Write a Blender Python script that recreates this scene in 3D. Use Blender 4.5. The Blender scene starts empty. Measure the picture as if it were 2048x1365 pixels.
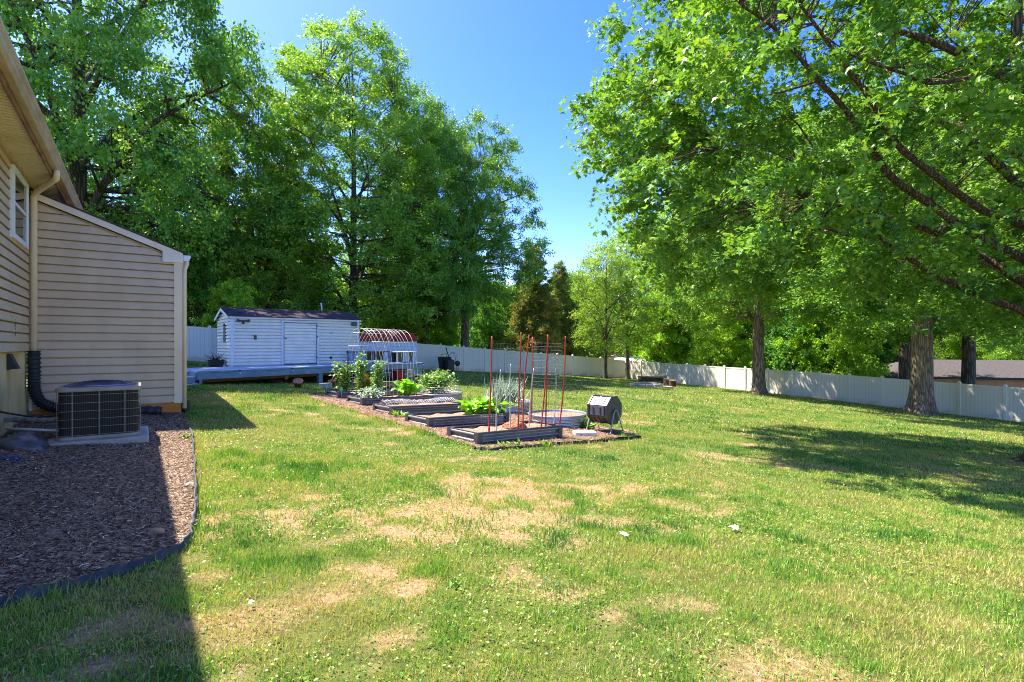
import bpy, math
import numpy as np
from mathutils import Matrix, Vector
R = math.radians
SC = bpy.context.scene
COL = SC.collection
CAMZ, HOR, FPX = 1.6, 690.0, 1060.0
SUN = np.array((-.55, .29, 1.0)); SUN /= np.linalg.norm(SUN)

# ------------------------------------------------------------- ground shape
CTRL = np.array([(25.9,28,-2.4),(18.5,37,-1.9),(15,46.5,-1.9),(11.8,54,-1.86),(5.9,48.5,-1.15),(1.8,44,-.89),(-4.3,38,-.23),
 (-6.25,36.5,-.16),(-16,27,.68),(-10.1,17.2,.27),(-8.5,20,.05),(-6,22.5,0),(-2.69,11.84,.03),(-3.74,13.24,.14),(-4.79,14.64,.154),
 (20.6,26.7,-2.0),(0,0,0),(-6.6,7.2,.30),(-5.6,6.9,.16),(-5.7,8.5,.20),(4,6,-.4),(2,11.7,-.36),(0,25,-.48),(8,20,-.95),(8,35,-1.25),(14,14,-1.28),(-2,24,-.25),(-13.8,23.5,.7)])
def _plane(x, y):
    return -.0735*np.clip(x,-22,32) - .0185*np.clip(y,-8,60)
_res = CTRL[:,2]-_plane(CTRL[:,0],CTRL[:,1])
def G(x, y):
    x = np.asarray(x,float); y = np.asarray(y,float)
    num = np.zeros(np.broadcast(x,y).shape); den = num+.25
    for (cx,cy,_),r in zip(CTRL,_res):
        s = 2.6+.06*cy
        w = np.exp(-((x-cx)**2+(y-cy)**2)/(2*s*s))
        num = num+w*r; den = den+w
    return _plane(x,y)+num/den
def g(x, y): return float(G(x,y))
def P(px, py, d): return Vector(((px-1024)/FPX*d, d, CAMZ-(py-HOR)/FPX*d))
def gp(px, py):
    kx, ky = (px-1024)/FPX, (py-HOR)/FPX
    d = 2.0
    for _ in range(4000):
        if CAMZ-ky*d <= g(kx*d,d): break
        d += .02+d*.002
    return Vector((kx*d, d, g(kx*d,d)))

# ------------------------------------------------------------- noise
def _h(ix, iy, s):
    n = (ix.astype(np.int64)*374761393+iy.astype(np.int64)*668265263+s*974711) & 0x7fffffff
    n = ((n^(n>>13))*1274126177) & 0x7fffffff
    return ((n^(n>>16)) & 0xffff)/65535.0
def vn(x, y, s=0):
    x=np.asarray(x,float); y=np.asarray(y,float)
    ix,iy=np.floor(x),np.floor(y); fx,fy=x-ix,y-iy
    fx=fx*fx*(3-2*fx); fy=fy*fy*(3-2*fy)
    a,b,c,d=_h(ix,iy,s),_h(ix+1,iy,s),_h(ix,iy+1,s),_h(ix+1,iy+1,s)
    return (a*(1-fx)+b*fx)*(1-fy)+(c*(1-fx)+d*fx)*fy
def fbm(x, y, s=0, o=4):
    v=0; a=.5; t=0
    for k in range(o):
        v=v+a*vn(x*2**k,y*2**k,s+k*17); t+=a; a*=.55
    return v/t
def inpoly(x, y, poly):
    ins=np.zeros(x.shape,bool); n=len(poly)
    for i in range(n):
        x1,y1=poly[i][0],poly[i][1]; x2,y2=poly[(i+1)%n][0],poly[(i+1)%n][1]
        if y1==y2: continue
        c=((y1>y)!=(y2>y))&(x<(x2-x1)*(y-y1)/(y2-y1)+x1)
        ins^=c
    return ins

# ------------------------------------------------------------- objects
def tag(o, label=None, cat=None, group=None, kind=None):
    if label: o['label']=label
    if cat: o['category']=cat
    if group: o['group']=group
    if kind: o['kind']=kind
    return o
def thing(name, label, cat, loc=(0,0,0), rz=0, group=None):
    o=bpy.data.objects.new(name,None); COL.objects.link(o); o.location=loc; o.rotation_euler=(0,0,rz)
    o.empty_display_size=.2
    return tag(o,label,cat,group)
def link(name, me, mat, parent=None, smooth=False, bevel=0):
    o=bpy.data.objects.new(name,me); COL.objects.link(o)
    if mat is not None and not me.materials: me.materials.append(mat)
    if parent is not None: o.parent=parent
    if smooth:
        me.polygons.foreach_set('use_smooth',[True]*len(me.polygons))
    if bevel:
        b=o.modifiers.new('bevel','BEVEL'); b.width=bevel; b.segments=2; b.limit_method='ANGLE'; b.angle_limit=R(35)
    return o
def copy_tree(o, parent=None):
    c=o.copy(); COL.objects.link(c)
    if parent is not None: c.parent=parent
    for ch in list(o.children): copy_tree(ch,c)
    return c

class MB:
    def __init__(s): s.v=[]; s.f=[]
    def add(s, vs, fs, M=None):
        n=len(s.v)
        if M is not None: vs=[tuple(M@Vector(v)) for v in vs]
        s.v+= [tuple(v) for v in vs]; s.f+=[tuple(i+n for i in f) for f in fs]; return s
    def hexa(s, p, M=None):   # p: 4 bottom (ccw) + 4 top
        return s.add(p,[(3,2,1,0),(4,5,6,7),(0,1,5,4),(1,2,6,5),(2,3,7,6),(3,0,4,7)],M)
    def box(s, x0,x1,y0,y1,z0,z1, M=None):
        return s.hexa([(x0,y0,z0),(x1,y0,z0),(x1,y1,z0),(x0,y1,z0),(x0,y0,z1),(x1,y0,z1),(x1,y1,z1),(x0,y1,z1)],M)
    def cbox(s, c, d, M=None):
        return s.box(c[0]-d[0]/2,c[0]+d[0]/2,c[1]-d[1]/2,c[1]+d[1]/2,c[2]-d[2]/2,c[2]+d[2]/2,M)
    def prism(s, poly, y0, y1, M=None):   # polygon in xz extruded on y
        n=len(poly)
        vs=[(x,y0,z) for x,z in poly]+[(x,y1,z) for x,z in poly]
        fs=[tuple(range(n)),tuple(range(2*n-1,n-1,-1))]+[(i+n,(i+1)%n+n,(i+1)%n,i) for i in range(n)]
        return s.add(vs,fs,M)
    def flat(s, poly, z0, z1, M=None):    # polygon in xy extruded on z
        n=len(poly)
        vs=[(x,y,z0) for x,y in poly]+[(x,y,z1) for x,y in poly]
        fs=[tuple(range(n-1,-1,-1)),tuple(range(n,2*n))]+[(i,(i+1)%n,(i+1)%n+n,i+n) for i in range(n)]
        return s.add(vs,fs,M)
    def tube(s, path, r, sides=6, cap=True, closed=False):
        path=[Vector(p) for p in path]; n=len(path)
        rs=list(r) if hasattr(r,'__len__') else [r]*n
        base=len(s.v); up=None
        for i,p in enumerate(path):
            if closed: t=path[(i+1)%n]-path[i-1]
            else: t=path[min(i+1,n-1)]-path[max(i-1,0)]
            if t.length<1e-9: t=Vector((0,0,1))
            t.normalize()
            if up is None:
                up=Vector((0,0,1)) if abs(t.z)<.9 else Vector((1,0,0))
            a=up-t*up.dot(t)
            if a.length<1e-6: a=t.orthogonal()
            a.normalize(); up=a; b=t.cross(a)
            for k in range(sides):
                th=2*math.pi*k/sides
                s.v.append(tuple(p+(a*math.cos(th)+b*math.sin(th))*rs[i]))
        for i in range(n if closed else n-1):
            for k in range(sides):
                j=(i+1)%n
                s.f.append((base+i*sides+k,base+i*sides+(k+1)%sides,base+j*sides+(k+1)%sides,base+j*sides+k))
        if cap and not closed:
            s.f.append(tuple(base+k for k in range(sides-1,-1,-1)))
            s.f.append(tuple(base+(n-1)*sides+k for k in range(sides)))
        return s
    def lathe(s, prof, seg=24, c=(0,0), capb=True, capt=True):
        base=len(s.v); n=len(prof)
        for r,z in prof:
            for k in range(seg):
                th=2*math.pi*k/seg; s.v.append((c[0]+r*math.cos(th),c[1]+r*math.sin(th),z))
        for i in range(n-1):
            for k in range(seg):
                s.f.append((base+i*seg+k,base+i*seg+(k+1)%seg,base+(i+1)*seg+(k+1)%seg,base+(i+1)*seg+k))
        if capb: s.f.append(tuple(base+k for k in range(seg-1,-1,-1)))
        if capt: s.f.append(tuple(base+(n-1)*seg+k for k in range(seg)))
        return s
    def grid(s, rows):
        base=len(s.v); m=len(rows[0])
        for r in rows: s.v+= [tuple(p) for p in r]
        for i in range(len(rows)-1):
            for k in range(m-1):
                s.f.append((base+i*m+k,base+i*m+k+1,base+(i+1)*m+k+1,base+(i+1)*m+k))
        return s
    def mesh(s, name):
        me=bpy.data.meshes.new(name); me.from_pydata(s.v,[],s.f); me.update(); return me
    def obj(s, name, mat, parent=None, smooth=False, bevel=0):
        return link(name,s.mesh(name),mat,parent,smooth,bevel)

def npmesh(name, verts, faces, attrs=None):
    """verts (N,3); faces (F,k) fixed size; attrs: dict name->(N,) float"""
    me=bpy.data.meshes.new(name); F,k=faces.shape
    me.vertices.add(len(verts)); me.vertices.foreach_set('co',np.ascontiguousarray(verts,np.float32).ravel())
    me.loops.add(F*k); me.loops.foreach_set('vertex_index',np.ascontiguousarray(faces,np.int32).ravel())
    me.polygons.add(F); me.polygons.foreach_set('loop_start',np.arange(0,F*k,k,dtype=np.int32))
    try: me.polygons.foreach_set('loop_total',np.full(F,k,np.int32))
    except Exception: pass
    for an,av in (attrs or {}).items():
        a=me.attributes.new(an,'FLOAT','POINT'); a.data.foreach_set('value',np.ascontiguousarray(av,np.float32))
    me.update(calc_edges=True); return me

# leaf templates: verts (x across, y along, z normal), triangle faces
L_OVAL=(np.array([(0,0,0),(.27,.45,.07),(0,1,-.10),(-.27,.45,.07)]),np.array([(0,1,2),(0,2,3)]))
L_NEEDLE=(np.array([(-.06,0,0),(.06,0,0),(0,1,-.06)]),np.array([(0,1,2)]))
_mp=[(.05,0,0),(.30,.10,.03),(.46,.05,.0),(.36,.28,.06),(.60,.52,-.02),(.26,.50,.06),(.18,.72,.03),(0,1.05,-.10),
     (-.18,.72,.03),(-.26,.50,.06),(-.60,.52,-.02),(-.36,.28,.06),(-.46,.05,0),(-.30,.10,.03)]
L_MAPLE=(np.array([(0,.3,0)]+_mp),np.array([(0,i,i+1) for i in range(1,14)]+[(0,14,1)]))
L_BROAD=(np.array([(0,0,0),(.22,.15,.05),(.40,.45,.14),(.30,.80,.02),(0,1,-.22),(-.30,.80,.02),(-.40,.45,.14),(-.22,.15,.05),(0,.5,-.02)]),
         np.array([(8,i,i+1) for i in range(0,7)]+[(8,7,0)]))
def nrm(a): return a/np.maximum(np.linalg.norm(a,axis=-1,keepdims=True),1e-9)
def leafmesh(name, pos, axis, normal, size, tmpl, rnd, wid=1.0):
    tv,tf=tmpl; axis=nrm(axis); X=nrm(np.cross(axis,normal)); Z=np.cross(X,axis)
    size=np.broadcast_to(size,(len(pos),))[:,None,None]
    V=(X[:,None,:]*(tv[None,:,0:1]*wid)+axis[:,None,:]*tv[None,:,1:2]+Z[:,None,:]*tv[None,:,2:3])*size+pos[:,None,:]
    n=len(tv); F=(tf[None]+(np.arange(len(pos))*n)[:,None,None]).reshape(-1,3)
    return npmesh(name,V.reshape(-1,3),F,{'rnd':np.repeat(rnd,n)})

# ------------------------------------------------------------- materials
def lin(c):
    return tuple((x/12.92 if x<=.04045 else ((x+.055)/1.055)**2.4) for x in c)
class NT:
    def __init__(s,name):
        s.m=bpy.data.materials.new(name); s.m.use_nodes=True; s.t=s.m.node_tree; s.t.nodes.clear()
        s.out=s.n('ShaderNodeOutputMaterial')
    def n(s,t,**k):
        o=s.t.nodes.new(t)
        for a,b in k.items(): setattr(o,a,b)
        return o
    def l(s,a,b): s.t.links.new(a,b)
    def ramp(s,fac,cols):
        r=s.n('ShaderNodeValToRGB'); e=r.color_ramp.elements
        while len(e)<len(cols): e.new(.5)
        for el,(p,c) in zip(e,cols): el.position=p; el.color=(*c,1)
        if fac is not None: s.l(fac,r.inputs[0])
        return r.outputs[0]
    def noise(s,scale,detail=4,rough=.55,vec=None,dist=0):
        o=s.n('ShaderNodeTexNoise'); o.inputs['Scale'].default_value=scale; o.inputs['Detail'].default_value=detail
        o.inputs['Roughness'].default_value=rough; o.inputs['Distortion'].default_value=dist
        if vec is not None: s.l(vec,o.inputs['Vector'])
        return o.outputs['Fac']
    def mix(s,f,a,b,mode='MIX'):
        o=s.n('ShaderNodeMix'); o.data_type='RGBA'; o.blend_type=mode
        for sock,val in ((o.inputs[0],f),(o.inputs[6],a),(o.inputs[7],b)):
            if hasattr(val,'is_linked'): s.l(val,sock)
            elif isinstance(val,(int,float)): sock.default_value=val
            else: sock.default_value=(*val,1)
        return o.outputs[2]
    def math(s,op,a,b=0,clamp=False):
        o=s.n('ShaderNodeMath'); o.operation=op; o.use_clamp=clamp
        for sock,val in ((o.inputs[0],a),(o.inputs[1],b)):
            if hasattr(val,'is_linked'): s.l(val,sock)
            else: sock.default_value=val
        return o.outputs[0]
    def coord(s,scale=None,kind='Object'):
        c=s.n('ShaderNodeTexCoord').outputs[kind]
        if scale is None: return c
        m=s.n('ShaderNodeMapping'); m.inputs['Scale'].default_value=scale; s.l(c,m.inputs[0]); return m.outputs[0]
    def bump(s,h,strength=.4,dist=.02):
        b=s.n('ShaderNodeBump'); b.inputs['Strength'].default_value=strength; b.inputs['Distance'].default_value=dist
        s.l(h,b.inputs['Height']); return b.outputs[0]
    def bsdf(s,col,rough=.6,metal=0,normal=None,spec=.4):
        b=s.n('ShaderNodeBsdfPrincipled')
        if hasattr(col,'is_linked'): s.l(col,b.inputs['Base Color'])
        else: b.inputs['Base Color'].default_value=(*col,1)
        if hasattr(rough,'is_linked'): s.l(rough,b.inputs['Roughness'])
        else: b.inputs['Roughness'].default_value=rough
        b.inputs['Metallic'].default_value=metal; b.inputs['Specular IOR Level'].default_value=spec
        if normal is not None: s.l(normal,b.inputs['Normal'])
        return b.outputs[0]
    def end(s,sh): s.l(sh,s.out.inputs[0]); return s.m
def mat(name, c1, c2=None, rough=.6, metal=0, scale=6, stretch=(1,1,1), bump=.15, fine=60, spec=.4, lo=.35, hi=.7):
    """two-tone weathered surface with fine bump"""
    t=NT(name); vec=t.coord(stretch)
    c2=c2 or tuple(x*.78 for x in c1)
    f=t.noise(scale,5,.6,vec); col=t.ramp(f,[(lo,c1),(hi,c2)])
    h=t.noise(fine,3,.6,vec)
    rr=t.math('MULTIPLY_ADD',f,.25); t.t.nodes[-1].inputs[2].default_value=max(.02,rough-.12)
    return t.end(t.bsdf(col,rr,metal,t.bump(h,bump,.01),spec))
def leafmat(name, cols, trans=.42, tcol=(1.25,1.15,.55), rough=.45, spec=.35):
    t=NT(name); a=t.n('ShaderNodeAttribute',attribute_name='rnd').outputs['Fac']
    n=len(cols); c=t.ramp(a,[(i/(n-1),c) for i,c in enumerate(cols)])
    oc=t.n('ShaderNodeObjectInfo').outputs['Color']
    c=t.mix(1.0,c,oc,'MULTIPLY')
    b=t.bsdf(c,rough,0,None,spec)
    tr=t.n('ShaderNodeBsdfTranslucent'); t.l(t.mix(1.0,c,tcol,'MULTIPLY'),tr.inputs[0])
    ms=t.n('ShaderNodeMixShader'); ms.inputs[0].default_value=trans; t.l(b,ms.inputs[1]); t.l(tr.outputs[0],ms.inputs[2])
    return t.end(ms.outputs[0])
def bark(name, c1, c2, scale=5, disp=.6):
    t=NT(name); vec=t.coord((1,1,.10))
    n1=t.noise(scale*2.2,6,.65,vec,.6); n2=t.noise(1.2,3,.5,t.coord())
    v=t.n('ShaderNodeTexVoronoi',feature='DISTANCE_TO_EDGE'); v.inputs['Scale'].default_value=scale*2.4; t.l(vec,v.inputs['Vector'])
    e=t.math('MULTIPLY',v.outputs['Distance'],3.0,True)
    h=t.math('MULTIPLY',e,n1)
    col=t.ramp(h,[(.02,tuple(x*.5 for x in c2)),(.16,c2),(.42,c1)])
    col=t.mix(t.math('MULTIPLY',n2,.4),col,(.10,.11,.07))
    return t.end(t.bsdf(col,.9,0,t.bump(h,disp,.06),.2))
# ------------------------------------------------------------- camera, light, sky
cam=bpy.data.cameras.new('camera'); co=bpy.data.objects.new('camera',cam); COL.objects.link(co)
cam.sensor_width=36; cam.lens=FPX/2048*36; cam.shift_y=(HOR-682.5)/2048; cam.clip_end=2000; cam.clip_start=.05
co.location=(0,0,CAMZ); co.rotation_euler=(R(90),0,0); SC.camera=co
w=bpy.data.worlds.new('World'); SC.world=w; w.use_nodes=True
nt=w.node_tree; bg=nt.nodes['Background']; sky=nt.nodes.new('ShaderNodeTexSky'); sky.sky_type='NISHITA'; sky.sun_disc=False
elev=math.asin(SUN[2]); az=math.atan2(SUN[0],SUN[1])
sky.sun_elevation=elev; sky.sun_rotation=az; sky.altitude=300; sky.air_density=1.0; sky.dust_density=1.0; sky.ozone_density=4
hs=nt.nodes.new('ShaderNodeHueSaturation'); hs.inputs['Saturation'].default_value=1.36; hs.inputs['Hue'].default_value=.524
nt.links.new(sky.outputs[0],hs.inputs['Color']); nt.links.new(hs.outputs[0],bg.inputs[0]); bg.inputs[1].default_value=.095
sd=bpy.data.lights.new('sun','SUN'); sd.energy=3.1; sd.angle=R(.53); sd.color=(1,.95,.87)
so=bpy.data.objects.new('sun',sd); COL.objects.link(so); so.location=(-20,10,30)
so.rotation_euler=Vector(SUN).to_track_quat('Z','Y').to_euler()
SC.view_settings.view_transform='Standard'; SC.view_settings.look='None'; SC.view_settings.exposure=2.3; SC.view_settings.gamma=1
SC.render.engine='CYCLES'
cy=SC.cycles; cy.max_bounces=8; cy.diffuse_bounces=4; cy.glossy_bounces=3; cy.transmission_bounces=6; cy.transparent_max_bounces=8
SC.render.filter_size=1.0; cy.pixel_filter_type='BLACKMAN_HARRIS'; cy.filter_width=1.0; cy.use_denoising=True; cy.sample_clamp_indirect=8; cy.caustics_reflective=False; cy.caustics_refractive=False
try: cy.denoiser='OPENIMAGEDENOISE'; cy.denoising_prefilter='NONE'
except Exception: pass

# ------------------------------------------------------------- layout frames
Hc=np.array((-8.13,8.92)); pv=np.array((.819,.573)); ev=np.array((-.573,.819)); HRZ=math.atan2(.573,.819)
def HL(x,y): q=Hc+pv*x+ev*y; return float(q[0]),float(q[1])       # house local -> world
F1=np.array((-.59,9.04)); BRZ=math.atan2(1.36,1.55); bu=np.array((math.cos(BRZ),math.sin(BRZ))); bv=np.array((-bu[1],bu[0]))
def BL_(u,v): q=F1+bu*u+bv*v; return float(q[0]),float(q[1])      # garden-bed local -> world
EDGE=[gp(*q) for q in ((-60,1236),(0,1222),(60,1206),(120,1190),(180,1173),(230,1158),(290,1138),(340,1116),(370,1096),(384,1072),(389,1040),(391,1000),(389,960),(388,930),(386,905),(383,880),(378,858))]
MULCH=[(e.x,e.y) for e in EDGE]+[HL(2.2,0.02),HL(0,.02),HL(0,-8)]
GARDEN=[BL_(*q) for q in ((-.2,-.28),(1.0,-.42),(2.3,-.45),(3.4,-.35),(4.65,.0),(4.6,.5),(4.5,.9),(4.45,1.6),(4.4,3),(4.5,4.6),(4.3,6.2),(3.8,7.3),(2.2,8.3),(-.1,8.25),(-.3,6),(-.2,3))]
HOUSEP=[HL(-9,-9),HL(0,-9),HL(0,0),HL(2.24,0),HL(2.24,9),HL(-9,9)]
DECK=[(-9.97,16.8),(-4.3,25.6),(-6.2,27.6),(-12.6,20.2)]
def dryness(x,y):
    n=fbm(x*.55+3.1,y*.8+7.7,5,4); n2=fbm(x*3.1,y*3.9,31,3); n3=fbm(x*9,y*9,37,2)
    d=(n-.55)*1.7+(n2-.5)*2.1+(n3-.5)*1.1
    near=np.exp(-((y-4.2)/2.4)**2)*np.exp(-((x-.1)/2.2)**2)
    d=d+.30*near-.30*np.exp(-((x+3.2)/1.3)**2)*np.exp(-((y-7)/3)**2)-.30*np.clip((y-6.5)/6,0,1)-.05*np.exp(-((x+2.6)/1.5)**2-((y-2.8)/1.4)**2)-.3*np.clip((x-1.9)/2,0,1)*(y<9)
    d=d+.28*np.exp(-((x-4.2)/1.6)**2-((y-9.6)/.9)**2)+.25*np.exp(-((x-9.5)/3.5)**2-((y-23)/2.0)**2)+.5*np.exp(-((x-19)/2.6)**2-((y-25.5)/1.3)**2)
    d=d-.32*np.exp(-((x-2.4)/1.3)**2-((y-2.5)/.9)**2)
    d=d+.6*np.exp(-((x-11.4)/1.8)**2-((y-11.7)/1.2)**2)
    return np.clip(d+.03,0,1)

# ------------------------------------------------------------- ground sheet
def axis_pts(a,b,step0,c,grow):
    out=[c]; s=step0; x=c
    while x<b: x+=s; out.append(x); s*=grow if abs(x-c)>14 else 1.0
    s=step0; x=c
    while x>a: x-=s; out.append(x); s*=grow if abs(x-c)>14 else 1.0
    return np.array(sorted(out))
gx=axis_pts(-160,170,.22,0,1.06); gy=axis_pts(-12,260,.22,8,1.06)
XX,YY=np.meshgrid(gx,gy); ZZ=G(XX,YY)+(fbm(XX*1.3,YY*1.3,77,3)-.5)*.045*np.exp(-(YY/25)**2)
nx,ny=len(gx),len(gy)
idx=np.arange(nx*ny).reshape(ny,nx)
faces=np.stack([idx[:-1,:-1],idx[:-1,1:],idx[1:,1:],idx[1:,:-1]],-1).reshape(-1,4)
gme=npmesh('ground',np.stack([XX,YY,ZZ],-1).reshape(-1,3),faces,{'dry':dryness(XX,YY).ravel()})
t=NT('lawn_ground'); dry=t.n('ShaderNodeAttribute',attribute_name='dry').outputs['Fac']
c=t.coord(); n1=t.noise(26,5,.7,c); n2=t.noise(150,3,.7,c); n3=t.noise(1.1,3,.5,c); n4=t.noise(6,4,.65,c)
soil=t.ramp(n1,[(.3,lin((.48,.37,.26))),(.5,lin((.67,.55,.40))),(.72,lin((.80,.70,.54)))])
soil=t.mix(t.math('MULTIPLY',n2,.5),soil,lin((.55,.40,.28)))
grn=t.ramp(n4,[(.3,lin((.20,.27,.10))),(.5,lin((.34,.41,.16))),(.7,lin((.48,.50,.25)))])
grn=t.mix(t.math('MULTIPLY',n2,.55),grn,lin((.22,.30,.10)))
grn=t.mix(t.math('MULTIPLY',n3,.45),grn,lin((.46,.45,.24)))
f=t.math('ADD',dry,t.math('MULTIPLY_ADD',n1,.7)); t.t.nodes[-2].inputs[2].default_value=-.35
f=t.ramp(t.math('ADD',f,t.math('MULTIPLY',n2,.2)),[(.18,(0,0,0)),(.62,(1,1,1))])
h=t.math('ADD',t.math('MULTIPLY',n2,.6),n1)
ground=link('ground',gme,t.end(t.bsdf(t.mix(f,grn,soil),.95,0,t.bump(h,.7,.03),.1)),None,True); tag(ground,kind='structure')

# ------------------------------------------------------------- grass blades (one mass)
rng=np.random.default_rng(11)
def scatter(y0,y1,dens,xmax=1.0):
    n=int(dens*(y1*y1-y0*y0)*xmax)
    y=np.sqrt(rng.uniform(y0*y0,y1*y1,n)); x=rng.uniform(-1,1,n)*xmax*y
    return x,y
def blades(x,y,hmean,wid,seg2,lay=.25):
    bad=inpoly(x,y,MULCH)|inpoly(x,y,GARDEN)|inpoly(x,y,HOUSEP)|inpoly(x,y,DECK)
    d=dryness(x,y); clump=fbm(x*5.5,y*5.5,91,3)
    pr=np.clip(1.12-d*.78,.34,1)*np.clip(.25+1.5*clump,0,1)
    keep=(~bad)&(rng.random(len(x))<pr); x,y,d,clump=x[keep],y[keep],d[keep],clump[keep]; n=len(x)
    z=G(x,y)+(fbm(x*1.3,y*1.3,77,3)-.5)*.045*np.exp(-(y/25)**2)
    tuft=np.clip((fbm(x*2.6+4,y*2.9,61,3)-.57)*9,0,1)
    dead=rng.random(n)<(.13+.60*d)*(1-.8*tuft)
    tall=fbm(x*1.7+9,y*1.7,55,3)
    h=hmean*rng.uniform(.45,1.25,n)*(.45+1.15*clump)*(.6+.8*tall)*(1+.35*tuft)
    h[dead]*=.85
    az=rng.uniform(0,2*np.pi,n); lean=np.where(dead,rng.uniform(.75,1.5,n),rng.uniform(.1,.95,n))
    dx,dy=np.cos(az),np.sin(az); w=wid*rng.uniform(.6,1.3,n)
    yaw=rng.uniform(0,2*np.pi,n); sx,sy=np.cos(yaw)*w,np.sin(yaw)*w
    b=np.stack([x,y,z-.004],-1); s=np.stack([sx,sy,0*sx],-1)
    up=np.stack([dx*np.sin(lean*.5)*h*.55,dy*np.sin(lean*.5)*h*.55,np.cos(lean*.5)*h*.55],-1)
    tip=up+np.stack([dx*np.sin(lean)*h*.5,dy*np.sin(lean)*h*.5,np.cos(lean)*h*.5],-1)
    hue=np.clip(.52+(fbm(x*.8,y*.9,3,3)-.5)*.9+(clump-.5)*-.5-.22*tuft+rng.normal(0,.15,n),0,.74)
    hue=np.where(dead,rng.uniform(.82,1,n),hue)
    if seg2:
        V=np.stack([b-s,b+s,b+up+s*.75,b+up-s*.75,b+tip],1).reshape(-1,3)
        F=(np.array([(0,1,2),(0,2,3),(3,2,4)])[None]+(np.arange(n)*5)[:,None,None]).reshape(-1,3); k=5
    else:
        V=np.stack([b-s,b+s,b+tip],1).reshape(-1,3); F=np.arange(n*3).reshape(-1,3); k=3
    return V,F,np.repeat(hue,k)
parts=[]
for (y0,y1,de,hm,wi,s2) in ((1.9,4.2,8000,.042,.0021,True),(4.2,7.5,4600,.046,.003,True),(7.5,13,1600,.05,.0048,False),(13,24,420,.06,.010,False),(24,46,75,.075,.022,False)):
    parts.append(blades(*scatter(y0,y1,de,1.02),hm,wi,s2))
# ragged fringe along the edging and beds
fr=[]
for a,b in zip(EDGE[:-1],EDGE[1:]):
    L=(b-a).length; n=int(L*420)
    tt=rng.random(n); px_=a.x+(b.x-a.x)*tt; py_=a.y+(b.y-a.y)*tt
    ox=abs(rng.normal(0,.07,n))+.015; nn=Vector((b.y-a.y,-(b.x-a.x))).normalized()
    fr.append((px_+nn.x*ox,py_+nn.y*ox))
fx=np.concatenate([q[0] for q in fr]); fy=np.concatenate([q[1] for q in fr])
parts.append(blades(fx,fy,.085,.003,True))
gb=GARDEN+[GARDEN[0]]
fr=[]
for a,b in zip(gb[:-1],gb[1:]):
    L=math.dist(a,b); n=int(L*260); tt=rng.random(n); ox=rng.normal(.03,.07,n)
    nn=Vector((b[1]-a[1],-(b[0]-a[0]))).normalized()
    fr.append((a[0]+(b[0]-a[0])*tt+nn.x*ox,a[1]+(b[1]-a[1])*tt+nn.y*ox))
parts.append(blades(np.concatenate([q[0] for q in fr]),np.concatenate([q[1] for q in fr]),.10,.0055,True))
# small clover leaves lying between the blades
cx_,cy_=scatter(1.9,9,700,1.02); bad=inpoly(cx_,cy_,MULCH)|inpoly(cx_,cy_,GARDEN)|inpoly(cx_,cy_,HOUSEP)
k_=(~bad)&(rng.random(len(cx_))<np.clip((fbm(cx_*1.1+2,cy_*1.3,88,3)-.35)*2.5,.08,1)*(1-.7*dryness(cx_,cy_))); cx_,cy_=cx_[k_],cy_[k_]; n_=len(cx_)
def clov():
    az=rng.uniform(0,6.283,n_); t_,f_=L_OVAL; sz=rng.uniform(.009,.022,n_)*(1+.05*cy_)
    ax=np.stack([np.cos(az),np.sin(az),rng.normal(0,.25,n_)],-1); nn=np.stack([rng.normal(0,.45,n_),rng.normal(0,.45,n_),np.ones(n_)],-1)
    ax=nrm(ax); X=nrm(np.cross(ax,nn)); Z=np.cross(X,ax); b=np.stack([cx_,cy_,G(cx_,cy_)+(fbm(cx_*1.3,cy_*1.3,77,3)-.5)*.045*np.exp(-(cy_/25)**2)+rng.uniform(.008,.035,n_)],-1)
    V=(X[:,None]*t_[None,:,0:1]*1.5+ax[:,None]*t_[None,:,1:2]+Z[:,None]*t_[None,:,2:3])*sz[:,None,None]+b[:,None]
    return V.reshape(-1,3),(f_[None]+(np.arange(n_)*4)[:,None,None]).reshape(-1,3),np.repeat(np.clip(rng.normal(.42,.16,n_),0,.74),4)
parts.append(clov())
off=0; VS=[];FS=[];HS=[]
for V,F,hh in parts: VS.append(V);FS.append(F+off);HS.append(hh);off+=len(V)
grme=npmesh('grass',np.concatenate(VS),np.concatenate(FS),{'rnd':np.concatenate(HS)})
M_GRASS=leafmat('grass_blades',[lin((.20,.42,.14)),lin((.34,.56,.19)),lin((.52,.68,.24)),lin((.68,.74,.32)),lin((.78,.66,.46)),lin((.90,.79,.60))],.35,(1.15,1.1,.6),.42,.5)
tag(link('grass',grme,M_GRASS),'short patchy lawn grass with dry straw coloured bare spots','grass',kind='stuff')

# ------------------------------------------------------------- mulch beds
def sheet(name, poly, mt, lift=.012, step=.12, rough=.02):
    xs=[q[0] for q in poly]; ys=[q[1] for q in poly]
    ax=np.arange(min(xs),max(xs)+step,step); ay=np.arange(min(ys),max(ys)+step,step)
    X,Y=np.meshgrid(ax,ay); Z=G(X,Y)+(fbm(X*1.3,Y*1.3,77,3)-.5)*.045+lift+fbm(X*5,Y*5,13,3)*rough
    id_=np.arange(X.size).reshape(X.shape)
    Fq=np.stack([id_[:-1,:-1],id_[:-1,1:],id_[1:,1:],id_[1:,:-1]],-1).reshape(-1,4)
    cx=(X[:-1,:-1]+step/2).ravel(); cyy=(Y[:-1,:-1]+step/2).ravel(); k=inpoly(cx,cyy,poly)
    return tag(link(name,npmesh(name,np.stack([X,Y,Z],-1).reshape(-1,3),Fq[k]),mt,None,True),kind='structure')
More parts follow.
